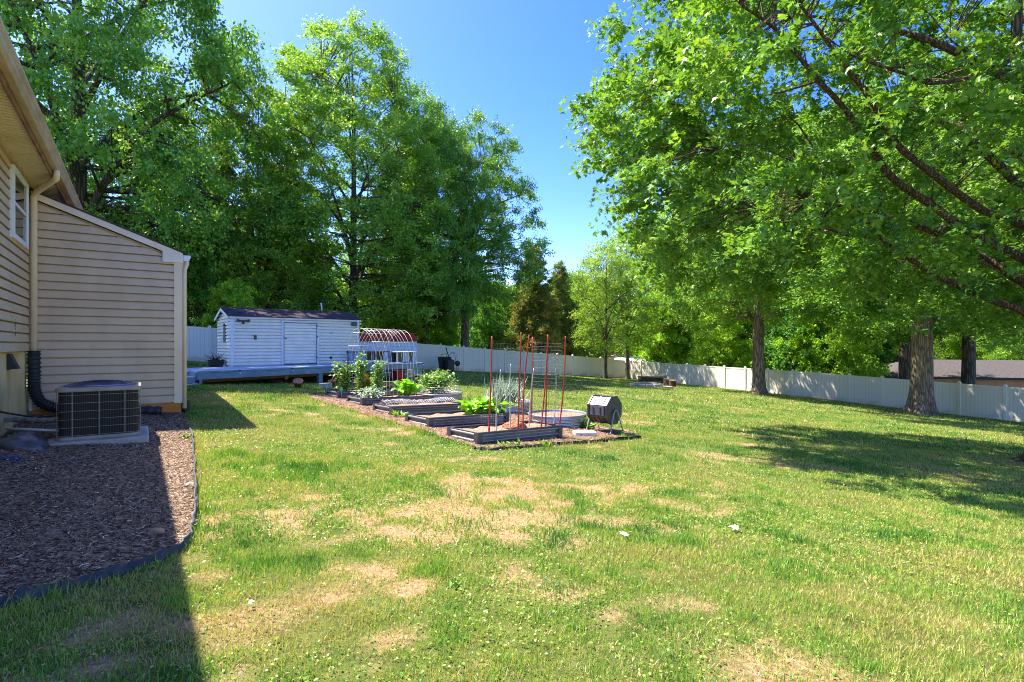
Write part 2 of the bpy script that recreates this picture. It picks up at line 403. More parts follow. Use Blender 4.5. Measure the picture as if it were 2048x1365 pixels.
def mulchmat(name,c0,c1,c2):
    t=NT(name); c=t.coord((1,1.6,1)); v=t.n('ShaderNodeTexVoronoi'); v.inputs['Scale'].default_value=38; t.l(c,v.inputs['Vector'])
    n=t.noise(60,4,.7,c); q=t.n('ShaderNodeSeparateColor'); t.l(v.outputs['Color'],q.inputs[0])
    col=t.ramp(t.math('MULTIPLY_ADD',n,.5),[(.1,c0),(.45,c1),(.9,c2)]); t.l(q.outputs[0],t.t.nodes[-2].inputs[2])
    return t.end(t.bsdf(col,.95,0,t.bump(t.math('ADD',n,v.outputs['Distance']),.9,.03),.15))
M_MULCH=mulchmat('dark_mulch',lin((.20,.155,.12)),lin((.42,.335,.26)),lin((.74,.62,.50)))
M_CHIP=mulchmat('red_mulch',lin((.24,.17,.13)),lin((.44,.33,.26)),lin((.70,.57,.46)))
M_SOIL=mulchmat('bed_soil',lin((.38,.27,.21)),lin((.58,.44,.35)),lin((.76,.63,.52)))
sheet('mulch_bed',MULCH,M_MULCH,.02,.07,.03)
sheet('garden_mulch',GARDEN,M_CHIP,.012,.10,.03)
def chips(name,poly,n,size,cols,label,z0=.03,seed=3,bright=.5):
    r=np.random.default_rng(seed); xs=[q[0] for q in poly]; ys=[q[1] for q in poly]
    x=r.uniform(min(xs),max(xs),n*3); y=r.uniform(min(ys),max(ys),n*3); k=inpoly(x,y,poly)&(y>1.6); x,y=x[k][:n],y[k][:n]; n=len(x)
    pos=np.stack([x,y,G(x,y)+(fbm(x*1.3,y*1.3,77,3)-.5)*.045+z0+fbm(x*5,y*5,13,3)*.03],-1)
    az=r.uniform(0,6.283,n); ax=np.stack([np.cos(az),np.sin(az),r.normal(0,.22,n)],-1)
    nn=np.stack([r.normal(0,.4,n),r.normal(0,.4,n),np.ones(n)],-1)
    tm=(np.array([(-.09,0,0),(.07,.04,.03),(.10,.95,.02),(-.06,1,0)]),np.array([(0,1,2),(0,2,3)]))
    me=leafmesh(name,pos,ax,nn,size*np.clip(r.lognormal(0,.5,n),.3,1.7),tm,r.random(n)**bright)
    return tag(link(name,me,leafmat(name,cols,.05,(1,1,1),.8,.2)),label,'mulch',kind='stuff')
chips('wood_chips',MULCH,64000,.024,[lin((.17,.13,.10)),lin((.34,.265,.205)),lin((.52,.42,.33)),lin((.74,.62,.50)),lin((.97,.86,.70))],'dark shredded wood mulch beside the house',.032,3,1.7)
chips('bark_chips',GARDEN,16000,.045,[lin((.24,.16,.12)),lin((.42,.30,.22)),lin((.60,.46,.36)),lin((.76,.64,.52))],'reddish bark chips between the raised beds',.026,4,1.0)
# ------------------------------------------------------------- materials for the built things
M_SIDING=mat('tan_vinyl_siding',lin((.86,.74,.61)),lin((.79,.67,.55)),.5,0,2.2,(1,1,.5),.05,90,.35)
M_TRIM=mat('tan_trim',lin((.96,.86,.73)),lin((.90,.79,.66)),.5,0,3,(1,1,.3),.05,60)
M_GUT=mat('tan_gutter',lin((.84,.75,.65)),lin((.69,.58,.47)),.42,0,5,(1,.35,1),.04,60,.5)
M_SOFF=mat('cream_soffit',lin((.93,.86,.73)),lin((.87,.79,.65)),.6,0,2)
M_FND=mat('stucco_foundation',lin((.94,.82,.62)),lin((.80,.62,.40)),.9,0,1.6,(1,1,.6),.5,45,.1)
M_CLAY=mat('clay_stained_foundation',lin((.84,.58,.32)),lin((.76,.44,.19)),.9,0,2.2,(1,1,1),.5,45,.1)
M_SHING=mat('dark_shingle',lin((.34,.30,.30)),lin((.24,.21,.21)),.9,0,7,(1,1,1),.8,40,.1)
M_WHITE=mat('white_vinyl',lin((.93,.93,.93)),lin((.87,.87,.87)),.4,0,3,(1,1,1),.03)
M_BLACK=mat('black_plastic',lin((.13,.13,.14)),lin((.19,.19,.20)),.45,0,8,(1,1,1),.1,50)
M_DGREY=mat('dark_grey_metal',lin((.27,.27,.28)),lin((.36,.35,.35)),.42,.5,9,(1,1,1),.05)
M_CONC=mat('pale_concrete',lin((.74,.71,.66)),lin((.62,.58,.52)),.9,0,5,(1,1,1),.4,70,.1)
def glassmat():
    t=NT('window_glass'); return t.end(t.bsdf((.012,.014,.017),.05,0,None,.5))
M_GLASS=glassmat()

# ------------------------------------------------------------- the house
gH=g(*HL(0,0))
house=thing('house','tan vinyl sided house with gutter, downspout and low side addition','house',(Hc[0],Hc[1],0),HRZ)
WB,SOF=1.48,4.29     # bottom of siding, soffit level
def siding(mb, a, b, z0, z1, course, out, clip=None, groove=.021):
    """lapped courses along the segment a->b (local xy), facing `out`; clip(z)-> fraction of length kept"""
    a=Vector((*a,0)); b=Vector((*b,0)); o=Vector((*out,0))*.020
    z=z0
    while z<z1-.01:
        zt=min(z+course,z1)
        ends=[]
        for zz in (z,zt):
            f=clip(zz) if clip else (0,1)
            ends.append((a.lerp(b,f[0]),a.lerp(b,f[1])))
        (p0,p1),(q0,q1)=ends
        if (p1-p0).length>.02:
            Z=Vector((0,0,1))
            gp_=groove; prof=[(-2.2,0),(-2.2,gp_),(1,gp_),(1,gp_+.012),(.42,zt-z-.022),(.10,zt-z)]
            rows=[]
            for k,(of,dz) in enumerate(prof):
                s=dz/(zt-z); rows.append([p0.lerp(q0,s)+o*of+Z*(z+dz),p1.lerp(q1,s)+o*of+Z*(z+dz)])
            mb.grid(rows)
        z=zt
w_=MB(); siding(w_,(0,-9),(0,-.03),WB,SOF,.1455,(1,0)); siding(w_,(0,.05),(0,8),3.2,SOF,.1455,(1,0))
w_.add([(-.055,-9,WB),(-.055,8,WB),(-.055,8,SOF),(-.055,-9,SOF)],[(0,1,2,3)]); w_.add([(0,-9,WB),(-6,-9,WB),(-6,-9,6),(0,-9,SOF)],[(3,2,1,0)])
w_.obj('wall',M_SIDING,house)
m=MB()
for y,z in ((-1.3,1.735),(-1.3,1.86)): m.box(.012,.0195,y,y+.006,z,z+.12)
m.obj('siding_seam',M_BLACK,house)
f_=MB(); f_.box(-.25,-.03,-9,-.01,-.6,WB+.003); f_.obj('foundation',M_FND,house)
# addition
AL,AZ=2.175,.49
slope=.385
def rakez(x): return 4.08-slope*x      # top of the addition wall under the rake board
ad=MB(); 
siding(ad,(.02,0),(AL,0),AZ,rakez(.02),.1455,(0,-1),lambda z:(0,min(1,max(0,(rakez(0)-.06-z)/slope/AL))))
ad.add([(.02,.05,AZ),(AL,.05,AZ),(AL,.05,rakez(AL)),(.02,.05,rakez(.02))],[(0,1,2,3)])
ad.add([(AL,.004,AZ),(AL,7,AZ),(AL,7,rakez(AL)),(AL,.004,rakez(AL))],[(0,1,2,3)])
ad.obj('addition_wall',M_SIDING,house)
sm_=MB(); rs_=np.random.default_rng(6)
for k in range(22):
    z_=AZ+.1455*k+.036
    for x_ in rs_.uniform(.15,AL-.3,1+(k%3==0)):
        if z_+.11<rakez(x_+.05)-.1 and k%2==0: sm_.box(x_,x_+.004,-.0225,-.012,z_,z_+.055)
MB().box(AL-.115,AL+.022,-.024,.11,AZ-.005,rakez(AL)).obj('corner_trim',M_TRIM,house,bevel=.004)
MB().box(.004,.05,-.05,-.003,AZ,3.98).obj('corner_channel',M_TRIM,house)
MB().box(.02,AL+.004,-.004,.012,-.4,AZ+.001).box(AL-.01,AL+.004,.012,7,-.4,AZ+.001).obj('addition_foundation',M_CLAY,house)
# rake board with return box, roof
rb=MB(); zt=lambda x:4.20-slope*x
rb.prism([(.03,zt(.03)-.115),(AL-.30,zt(AL-.30)-.115),(AL-.30,zt(AL)-.20),(AL+.03,zt(AL)-.20),(AL+.03,zt(AL+.03)),(.03,zt(.03))],-.055,-.026)
rb.obj('rake_board',mat('pale_fascia',lin((.96,.88,.80)),lin((.90,.81,.72)),.5,0,3),house,bevel=.004)
ro=MB(); ro.prism([(.02,zt(.02)+.002),(AL+.10,zt(AL+.10)+.002),(AL+.10,zt(AL+.10)+.03),(.02,zt(.02)+.03)],-.075,7.1)
ro.obj('addition_roof',M_SHING,house)
gt=MB(); gt.prism([(AL+.034,zt(AL)-.16),(AL+.034,zt(AL)-.05),(AL+.155,zt(AL)-.05),(AL+.155,zt(AL)-.09),(AL+.12,zt(AL)-.16)],-.06,7.0)
gt.obj('addition_gutter',M_WHITE,house)
ds=MB(); ds.tube([(AL+.095,-.02,zt(AL)-.15),(AL+.09,-.02,zt(AL)-.22),(AL+.06,-.01,zt(AL)-.32),(AL+.055,-.01,zt(AL)-.45),(AL+.055,-.01,.38)],.036,8)
ds.obj('addition_downspout',M_TRIM,house,True)
# eave: soffit, fascia, gutter, roof
so_=MB()
y=-9
while y<8:      # ribbed vented soffit boards across the overhang
    so_.box(.02,.375,y,y+.076,SOF+.004,SOF+.045); so_.box(.02,.375,y+.076,y+.1,SOF+.035,SOF+.045); y+=.1
so_.obj('soffit',M_SOFF,house)
MB().box(.004,.05,-9,8,SOF-.045,SOF+.003).obj('frieze_board',M_GUT,house)
MB().box(.376,.40,-9,8,SOF-.03,SOF+.20).obj('fascia',mat('stained_fascia',lin((.64,.47,.30)),lin((.42,.26,.14)),.7,0,9,(1,.3,1.5),.1),house)
gu=MB(); gu.prism([(.402,SOF+.055),(.47,SOF+.055),(.50,SOF+.10),(.505,SOF+.15),(.53,SOF+.185),(.53,SOF+.215),(.515,SOF+.215),(.515,SOF+.195),(.41,SOF+.195)],-9,8)
gu.obj('gutter',M_GUT,house)
MB().prism([(-6,SOF+2.4),(.44,SOF+.205),(.47,SOF+.222),(-6,SOF+2.44)],-9.2,8.2).obj('roof',M_SHING,house)
dn=MB(); q=[(.455,-1.02,SOF+.06),(.455,-1.0,SOF+.0),(.44,-.94,SOF-.06),(.36,-.78,SOF-.085),(.12,-.20,SOF-.15),(.075,-.10,SOF-.20),(.072,-.075,SOF-.30),(.072,-.075,WB-.01)]
dn.tube(q,[.04,.045,.047,.045,.045,.047,.048,.048],8); 
dno=dn.obj('downspout',M_TRIM,house,True)
# window
wi=MB(); y0,y1,z0,z1=-1.64,-.46,3.14,4.19
for a in ((y0,y0+.055,z0,z1),(y1-.055,y1,z0,z1),(y0+.055,y1-.055,z0,z0+.055),(y0+.055,y1-.055,z1-.055,z1)): wi.box(.0,.06,*a)
wo=wi.obj('window',M_WHITE,house,bevel=.004)
zm=(z0+z1)/2
s2=MB(); s2.box(.01,.050,y0+.055,y1-.055,zm-.022,zm+.022)
for a in ((y0+.055,y0+.085,z0+.055,z1-.055),(y1-.085,y1-.055,z0+.055,z1-.055),(y0+.085,y1-.085,z0+.055,z0+.085),(y0+.085,y1-.085,z1-.085,z1-.055)): s2.box(.008,.046,*a)
s2.obj('sash',M_WHITE,wo)
MB().box(.004,.030,y0+.08,y1-.08,z0+.08,zm-.02).obj('pane',M_GLASS,wo); MB().box(.004,.034,y0+.08,y1-.08,zm+.02,z1-.08).obj('pane',M_GLASS,wo)
ve=MB(); ve.box(-.03,.0,-1.62,-1.40,1.24,1.47); ve.add([(.0,-1.62,1.47),(.0,-1.40,1.47),(.09,-1.40,1.25),(.09,-1.62,1.25)],[(0,1,2,3)]); ve.add([(0,-1.62,1.47),(.09,-1.62,1.25),(0,-1.62,1.25)],[(0,1,2)]); ve.add([(0,-1.4,1.47),(.09,-1.4,1.25),(0,-1.4,1.25)],[(0,1,2)])
ve.obj('foundation_vent',M_BLACK,house)

# ------------------------------------------------------------- drain pipe, lines, condenser
def hl3(x,y,z): q=HL(x,y); return (q[0],q[1],z)
def bez(pts,n=40):
    pts=[Vector(p) for p in pts]; out=[]
    m=len(pts)
    for i in range(m-1):
        p0,p1,p2,p3=pts[max(i-1,0)],pts[i],pts[i+1],pts[min(i+2,m-1)]
        for k in range(n):
            t=k/n; out.append(.5*((2*p1)+(p2-p0)*t+(2*p0-5*p1+4*p2-p3)*t*t+(3*p1-p0-3*p2+p3)*t**3))
    out.append(pts[-1]); return out
pp=bez([hl3(.072,-.075,1.50),hl3(.075,-.08,1.1),hl3(.085,-.085,.82),hl3(.20,-.10,.60),hl3(.5,-.13,.50),hl3(1.0,-.17,.44),hl3(1.86,-.22,.375)],26)
m=MB(); m.tube(pp,[.086+.011*math.sin(i*1.45) for i in range(len(pp))],12)
tag(m.obj('drain_pipe',M_BLACK,None,True),'black corrugated drain pipe curving from the downspout along the tan wall','drain pipe')
m=MB(); c=gp(371,826); pq=[(c.x,c.y,c.z-.02),(c.x,c.y,c.z+.10),(c.x,c.y,c.z+.24)]
tag(MB().tube(bez(pq,6),[.07+(.005 if i%2 else 0) for i in range(13)],12).obj('drain_boot',M_BLACK,None,True),'short black corrugated drain boot under the corner downspout of the addition','drain')
M_SILV=mat('foil_insulation',lin((.72,.72,.75)),lin((.42,.42,.45)),.38,.6,16,(1,1,1),.6,24)
ax,ay=.62,-2.85      # condenser corner in house frame
b=bez([hl3(-.02,-1.75,.54),hl3(.2,-1.9,.545),hl3(.45,-2.15,.54),hl3(.64,-2.3,.56)],8)
tag(MB().tube(b,[.036+.006*math.sin(i*1.7) for i in range(len(b))],8).obj('insulated_pipe',M_SILV,None,True),'silver foil wrapped pipe from the foundation to the air conditioner','pipe')
tag(MB().tube([hl3(.02,-1.95,.44),hl3(.64,-2.45,.42)],.018,8).obj('white_pipe',M_WHITE,None,True),'thin white plastic pipe beneath the silver foil pipe','pipe')
tag(MB().tube(bez([hl3(-.02,-2.15,.70),hl3(.12,-2.05,.64),hl3(.35,-1.95,.575),hl3(.66,-1.97,.59)],10),.013,6).obj('black_cable',M_BLACK,None,True),'thin black cable drooping from the foundation to the air conditioner','cable')

gA=g(*HL(1.08,-2.4))
pad=thing('concrete_pad','pale concrete pad beneath the air conditioner','pad',(*HL(1.08,-2.39),gA),HRZ)
MB().box(-.56,.56,-.60,.56,-.10,.085).obj('slab',M_CONC,pad,bevel=.02)
ac=thing('air_conditioner','grey brown outdoor air conditioner with wire grille beside the house','air conditioner',(*HL(1.08,-2.39),gA+.085),HRZ)
def rsq(h,r,n=6):
    o=[]
    for cx,cy,a0 in ((h-r,h-r,0),(-h+r,h-r,90),(-h+r,-h+r,180),(h-r,-h+r,270)):
        for k in range(n+1):
            a=R(a0+90*k/n); o.append((cx+r*math.cos(a),cy+r*math.sin(a)))
    return o
M_ACT=mat('beige_grey_enamel',lin((.63,.59,.54)),lin((.55,.51,.46)),.4,.1,5,(1,1,1),.03)
M_ACP=mat('slate_fan_top',lin((.42,.43,.50)),lin((.36,.37,.43)),.4,.2,5)
t=NT('condenser_fins'); wv=t.n('ShaderNodeTexWave',bands_direction='X'); wv.inputs['Scale'].default_value=17; wv.inputs['Distortion'].default_value=.4
wv2=t.n('ShaderNodeTexWave',bands_direction='Y'); wv2.inputs['Scale'].default_value=17
t.l(t.coord(),wv.inputs[0]); t.l(t.coord(),wv2.inputs[0])
geo=t.n('ShaderNodeNewGeometry'); tn=t.n('ShaderNodeVectorTransform',vector_type='NORMAL',convert_from='WORLD',convert_to='OBJECT'); t.l(geo.outputs['Normal'],tn.inputs[0])
sp=t.n('ShaderNodeSeparateXYZ'); t.l(tn.outputs[0],sp.inputs[0]); sel=t.math('GREATER_THAN',t.math('ABSOLUTE',sp.outputs[0]),.7)
wf=t.mix(sel,wv.outputs['Color'],wv2.outputs['Color'])
M_FIN=t.end(t.bsdf(t.ramp(wf,[(.25,lin((.07,.065,.055))),(.6,lin((.17,.15,.125))),(.9,lin((.28,.255,.21)))]),.7,.2))
HH=.70
MB().flat(rsq(.46,.10),.0,.045).obj('base_pan',M_ACT,ac,bevel=.006)
MB().flat(rsq(.435,.09),.045,HH-.06).obj('coil',M_FIN,ac)
tc=MB().flat(rsq(.47,.11),HH-.06,HH-.005).obj('top_cap',M_ACT,ac,bevel=.012)
gr=MB()
for k in range(6):
    z=.06+k*.108; gr.tube([(x,y,z) for x,y in rsq(.458,.10)],.0030,4,closed=True)
gr.obj('wire_guard',M_ACT,ac)
for sx,sy in ((0,-1),(-.62,-1),(.62,-1),(1,.62),(1,0),(1,-.62),(-1,.62),(-1,0),(-1,-.62),(0,1),(.62,1),(-.62,1)):
    MB().cbox((sx*.457,sy*.457,.335),(.009 if abs(sy)==1 else .008,.009 if abs(sx)==1 else .008,.61)).obj('grille_bar',M_ACT,ac)
fg=MB(); pr_=[(.40,HH-.006),(.38,HH+.03),(.28,HH+.075),(.16,HH+.10),(.0,HH+.105)]
for k in range(7):
    r_=.06+.05*k; z_=HH+.06-.06*(r_/.42)**2.1
    fg.tube([(r_*math.cos(R(a)),r_*math.sin(R(a)),z_+.006) for a in range(0,360,12)],.004,4,closed=True)
fg.obj('fan_guard',M_BLACK,ac)
MB().lathe([(.42,HH-.006),(.40,HH+.012),(.30,HH+.032),(.17,HH+.05),(.02,HH+.056)],28).obj('fan_dome',M_ACP,ac,True)

# ------------------------------------------------------------- edging, rock, plastic
def ribbon(name,pts,h,th,mt,label,cat,wob=.01,seed=1):
    r=np.random.default_rng(seed); pts=bez(pts,6); m=MB(); rows_a=[];rows_b=[]
    for i,p in enumerate(pts):
        t_=(pts[min(i+1,len(pts)-1)]-pts[max(i-1,0)]).normalized(); n_=Vector((-t_.y,t_.x,0)).normalized()
        hh=h*(1+r.normal(0,.16)); p=p+n_*r.normal(0,wob); lean=n_*r.normal(0,.008)
        rows_a.append([p-n_*th+Vector((0,0,-.03)),p-n_*th*.8+lean+Vector((0,0,hh)),p+n_*th*.8+lean+Vector((0,0,hh)),p+n_*th+Vector((0,0,-.03))])
    m.grid(rows_a); return tag(m.obj(name,mt,None,True),label,cat)
ribbon('garden_edging',EDGE,.075,.010,mat('dark_edging',lin((.20,.20,.21)),lin((.33,.31,.30)),.6,0,7,(1,1,1),.2),'black plastic edging strip around the dark mulch beside the house','edging',.006)
ribbon('fabric_edging',[gp(*q) for q in ((948,901),(985,903),(1040,897),(1100,893),(1150,888),(1200,884),(1245,880),(1282,877))],.05,.012,M_BLACK,'torn black landscape fabric edge in front of the nearest raised bed','edging',.02,5)
def lump(name,loc,rad,mt,label,cat,seed=0,sq=(1,1,.7),amp=.25,n=14):
    r=np.random.default_rng(seed); m=MB(); rows=[]
    for i in range(n+1):
        th=math.pi*i/n; row=[]
        for k in range(2*n+1):
            ph=2*math.pi*(k%(2*n))/(2*n); d=np.array((math.sin(th)*math.cos(ph),math.sin(th)*math.sin(ph),math.cos(th)))
            q=1+amp*(float(vn(d[0]*1.7+seed*3.1+5,d[1]*1.7+d[2]*2.3+9,seed))-.5)*2+amp*.4*(float(vn(d[0]*4+9,d[1]*4+d[2]*5+3,seed+1))-.5)
            row.append((d[0]*rad*sq[0]*q,d[1]*rad*sq[1]*q,d[2]*rad*sq[2]*q))
        rows.append(row)
    m.grid(rows[::-1]); o=m.obj(name,mt,None,True); o.location=loc; return tag(o,label,cat)
M_ROCK=mat('tan_rock',lin((.76,.62,.48)),lin((.60,.44,.32)),.9,0,14,(1,1,1),.5,40,.1)
p=gp(317,1078); lump('rock',(p.x,p.y,p.z+.05),.042,M_ROCK,'small tan rock lying on the dark mulch','rock',4)
M_SHEET=mat('dark_plastic_sheet',lin((.24,.23,.24)),lin((.36,.34,.34)),.35,0,6,(1,1,1),.5,14,.5)
p=gp(36,900); lump('plastic_sheet',(p.x,p.y,p.z+.0),.30,M_SHEET,'crumpled dark plastic sheet on the mulch against the foundation','plastic sheet',9,(1.25,.8,.62),.3,22)
p=gp(20,927); lump('blue_bag',(p.x,p.y,p.z+.03),.085,mat('blue_plastic',lin((.12,.22,.48)),lin((.10,.14,.30)),.25,0,9,(1,1,1),.5,30,.6),'small crumpled blue plastic bag at the left edge of the mulch','bag',12,(1.3,.8,.6),.35)
M_TARP=mat('grey_weed_fabric',lin((.62,.62,.63)),lin((.44,.44,.45)),.8,0,8)
p=gp(378,975); lump('weed_fabric',(p.x,p.y,p.z+.015),.10,M_TARP,'torn pale weed fabric scrap poking out of the mulch at its edging','fabric scrap',15,(.7,1.3,.22),.45)
def leafthing(px,py,label,seed,size=.12,col=(.93,.90,.80)):
    r=np.random.default_rng(seed); p=gp(px,py)
    me=leafmesh('fallen_leaf',np.array([(0,0,0)]),np.array([(math.cos(seed*1.3),math.sin(seed*1.3),.1)]),np.array([(.15,-.35,1)]),size,L_MAPLE,np.array([.5]))
    o=link('fallen_leaf',me,M_FLEAF); o.location=(p.x,p.y,p.z+.05); tag(o,label,'leaf','pale fallen leaves on the lawn')
M_FLEAF=leafmat('pale_dead_leaf',[lin((.80,.76,.64)),lin((.88,.85,.75))],.15,(1,1,1),.7,.2)
for a in ((1248,1083,'pale lobed leaf lying on the thin grass in the middle of the lawn',1,.09),(1478,1068,'pale curled leaf on the lawn right of the middle',2,.10),
          (1612,845,'white leaf on the grass at the tip of the big tree shadow',3,.16),(497,1225,'tiny pale leaf on the near lawn beside the house shadow',5,.035),
          (1918,936,'pale leaf on bare soil in the tree shadow at the right edge',6,.12)):
    leafthing(*a)
# ------------------------------------------------------------- vinyl fence, two runs
t=NT('white_fence_vinyl'); c=t.coord(); n=t.noise(1.3,4,.6,c); sx=t.n('ShaderNodeSeparateXYZ'); t.l(c,sx.inputs[0])
dirt=t.ramp(t.math('ADD',t.math('SUBTRACT',sx.outputs[2],t.math('MULTIPLY',n,.35)),.4),[(.18,lin((.80,.72,.62))),(.30,lin((.93,.88,.80))),(.5,lin((.95,.905,.83)))])
M_FENCE=t.end(t.bsdf(dirt,.42,0,None,.4))
t=NT('fence_boards'); c=t.coord(); sx=t.n('ShaderNodeSeparateXYZ'); t.l(c,sx.inputs[0]); n=t.noise(1.1,4,.6,c)
fr_=t.math('FRACT',t.math('MULTIPLY',sx.outputs[0],1/.17)); gl=t.math('GREATER_THAN',fr_,.93)
dirt=t.ramp(t.math('ADD',t.math('SUBTRACT',sx.outputs[2],t.math('MULTIPLY',n,.42)),.4),[(.2,lin((.80,.72,.62))),(.34,lin((.93,.88,.80))),(.55,lin((.95,.905,.83)))])
M_FPAN=t.end(t.bsdf(t.mix(t.math('MULTIPLY',gl,.6),dirt,lin((.55,.56,.58))),.42,0,t.bump(t.math('SUBTRACT',1,gl),.4,.01),.4))
def fence(name,a,b,t0,step,n,label,inward):
    a=np.array(a,float); b=np.array(b,float); L=np.linalg.norm(b-a); d=(b-a)/L; rz=math.atan2(d[1],d[0])
    f0=a+(b-a)*0
    root=thing(name,label,'fence',(a[0],a[1],g(*a)),rz); z00=g(*a)
    Hh=1.80
    for k in range(n):
        s0=(t0+k*step); p0=a+d*s0; p1=a+d*(s0+step); za,zb=g(*p0),g(*p1)
        def slab(mb,y0,y1,zl,zh,x0=.06,x1=None):
            x1=step-.06 if x1 is None else x1
            dz=zb-za; A=dz*x0/step; B=dz*x1/step
            mb.hexa([(x0,y0,zl+A),(x1,y0,zl+B),(x1,y1,zl+B),(x0,y1,zl+A),(x0,y0,zh+A),(x1,y0,zh+B),(x1,y1,zh+B),(x0,y1,zh+A)])
        pn=MB(); slab(pn,-.011,.011,.13,Hh-.10); po=pn.obj('panel',M_FPAN,root); po.location=(s0,0,za-z00)
        for zA,zB,nm in ((Hh-.10,Hh,'top_rail'),(.03,.14,'bottom_rail')):
            rl=MB(); slab(rl,-.025,.025,zA,zB); r=rl.obj(nm,M_FENCE,root); r.location=(s0,0,za-z00)
        ps=MB(); ps.box(-.064,.064,-.064,.064,-.25,Hh+.05); ps.hexa([(-.08,-.08,Hh+.05),(.08,-.08,Hh+.05),(.08,.08,Hh+.05),(-.08,.08,Hh+.05),(-.02,-.02,Hh+.13),(.02,-.02,Hh+.13),(.02,.02,Hh+.13),(-.02,.02,Hh+.13)])
        q=ps.obj('post',M_FENCE,root); q.location=(s0,0,za-z00)
    return root
CORN=(11.8,54.0)
fence('privacy_fence',(-24,19.2),CORN,1.2,2.1,23,'white vinyl privacy fence behind the shed and along the left of the yard',-1)
fence('privacy_fence',CORN,(32.4,16.0),0.0,1.98,22,'white vinyl privacy fence in dappled sun along the right of the yard',-1)

# ------------------------------------------------------------- deck
M_DECK=mat('blue_grey_paint',lin((.52,.62,.70)),lin((.44,.53,.61)),.6,0,3,(1,1,1),.1,60)
M_DTOP=mat('worn_deck_boards',lin((.68,.73,.77)),lin((.58,.63,.68)),.7,0,3,(.3,1,1),.2,50)
M_WOOD=mat('raw_lumber',lin((.62,.46,.30)),lin((.46,.31,.19)),.8,0,6,(1,6,6),.2,40,.15)
fl,fr2=np.array(DECK[0]),np.array(DECK[1]); dd=(fr2-fl); DL=np.linalg.norm(dd); dd/=DL; DRZ=math.atan2(dd[1],dd[0]); DZ=.75
deck=thing('deck','low blue grey painted wooden deck in front of the white shed','deck',(fl[0],fl[1],DZ),DRZ)
bd=MB(); y=.0
while y<2.9:      # boards run along the deck, gaps between
    bd.box(-.25 if y>.3 else 0,DL,y,y+.135,-.035,0); y+=.142
bd.obj('decking',M_DTOP,deck)
MB().box(-.02,5.2,-.045,-.003,-.26,.004).obj('fascia_board',M_DECK,deck); MB().box(5.207,DL+.02,-.045,-.003,-.262,.001).obj('fascia_board',M_DECK,deck)
MB().box(-.045,-.003,.0,2.85,-.26,-.036).obj('fascia_board',M_DECK,deck); MB().box(DL+.003,DL+.045,-.04,2.85,-.26,.0).obj('fascia_board',M_DECK,deck)
MB().box(.1,DL-.1,.9,.94,-.42,-.22).box(.1,DL-.1,2.2,2.24,-.42,-.22).obj('joist_beam',M_WOOD,deck)
MB().box(3.1,3.22,.02,.10,-.42,-.262).obj('joist_end',M_WOOD,deck)
def dz_(x,y): q=fl+dd*x+np.array((-dd[1],dd[0]))*y; return g(*q)-DZ
for x,y,w in ((.06,.0,.09),(4.55,.02,.19),(6.6,.04,.15),(8.6,.04,.12),(DL-.15,.04,.14),(.06,2.6,.12),(4.5,2.6,.14),(8.5,2.6,.14)):
    MB().box(x,x+w,y,y+.14,dz_(x,y)-.15,-.262 if y<.5 else -.04).obj('post',M_DECK,deck,bevel=.005)
MB().box(DL-.75,DL-.16,.02,.06,-.60,-.264).obj('side_panel',M_DECK,deck)
# steps at the left end
st=thing('deck_steps','two blue grey wooden steps at the house end of the deck','steps',(fl[0],fl[1],DZ),DRZ)
MB().box(-.62,-.092,-.02,.62,-.19,-.15).obj('tread',M_DTOP,st); MB().box(-.62,-.092,-.30,.30,-.41,-.37).obj('tread',M_DTOP,st)
MB().box(-.60,-.094,-.005,.03,-.37,-.19).obj('riser',M_DECK,st); MB().box(-.60,-.094,-.28,-.24,-.60,-.41).obj('riser',M_DECK,st)
MB().prism([(-.30,-.62),(.62,-.62),(.62,-.192),(0,-.192),(0,-.412),(-.30,-.412)],.062,.09,Matrix.Rotation(R(90),4,'Z')).obj('stringer',M_DECK,st)
# string lights on the fascia
M_BULB=mat('white_bulb',(.9,.9,.88),(.85,.85,.84),.15,0,3)
sl=thing('string_lights','string of small white bulbs along the deck fascia','string lights',(fl[0],fl[1],DZ),DRZ)
wr=[]; bx=(1.35,3.35,5.5,7.4,9.0,DL-.05)
xs_=[.3]+list(bx)+[DL]
for a,b_ in zip(xs_[:-1],xs_[1:]):
    for k in range(8): tt=k/8; wr.append((a+(b_-a)*tt,-.06,-.02-.05*math.sin(math.pi*tt)))
MB().tube(wr,.004,4).obj('wire',M_BLACK,sl)
for x in bx:
    b_=MB().lathe([(.016,-.075),(.018,-.03),(.012,-.0)],10).obj('socket',M_BLACK,sl,True); b_.location=(x,-.065,0)
    b_=MB().lathe([(.004,-.14),(.026,-.125),(.032,-.10),(.02,-.075)],10).obj('bulb',M_BULB,sl,True); b_.location=(x,-.065,0)

# ------------------------------------------------------------- white shed
M_SHED=mat('white_painted_lap',lin((.985,.955,.90)),lin((.93,.895,.84)),.55,0,2.5,(1,1,.7),.1,50)
M_SROOF=mat('weathered_shingle',lin((.34,.29,.29)),lin((.24,.205,.21)),.95,0,5,(1,1,1),.8,30,.1)
sa=np.array((-11.1,20.95)); sb=np.array((-7.0,24.2)); sdv=(sb-sa); SL=np.linalg.norm(sdv); sdv/=SL; SRZ=math.atan2(sdv[1],sdv[0]); SD=2.9; SW=2.0
shed=thing('shed','old white lap sided garden shed with a dark shingle roof','shed',(sa[0],sa[1],DZ),SRZ)
fw=MB(); siding(fw,(.1,0),(1.88,0),0,SW,.135,(0,-1),None,.036); siding(fw,(3.42,0),(SL-.1,0),0,SW,.135,(0,-1),None,.036); siding(fw,(1.88,0),(3.42,0),1.87,SW,.135,(0,-1)); fw.box(0,SL,.055,.09,-.05,SW+.02)
fw.obj('front_wall',M_SHED,shed)
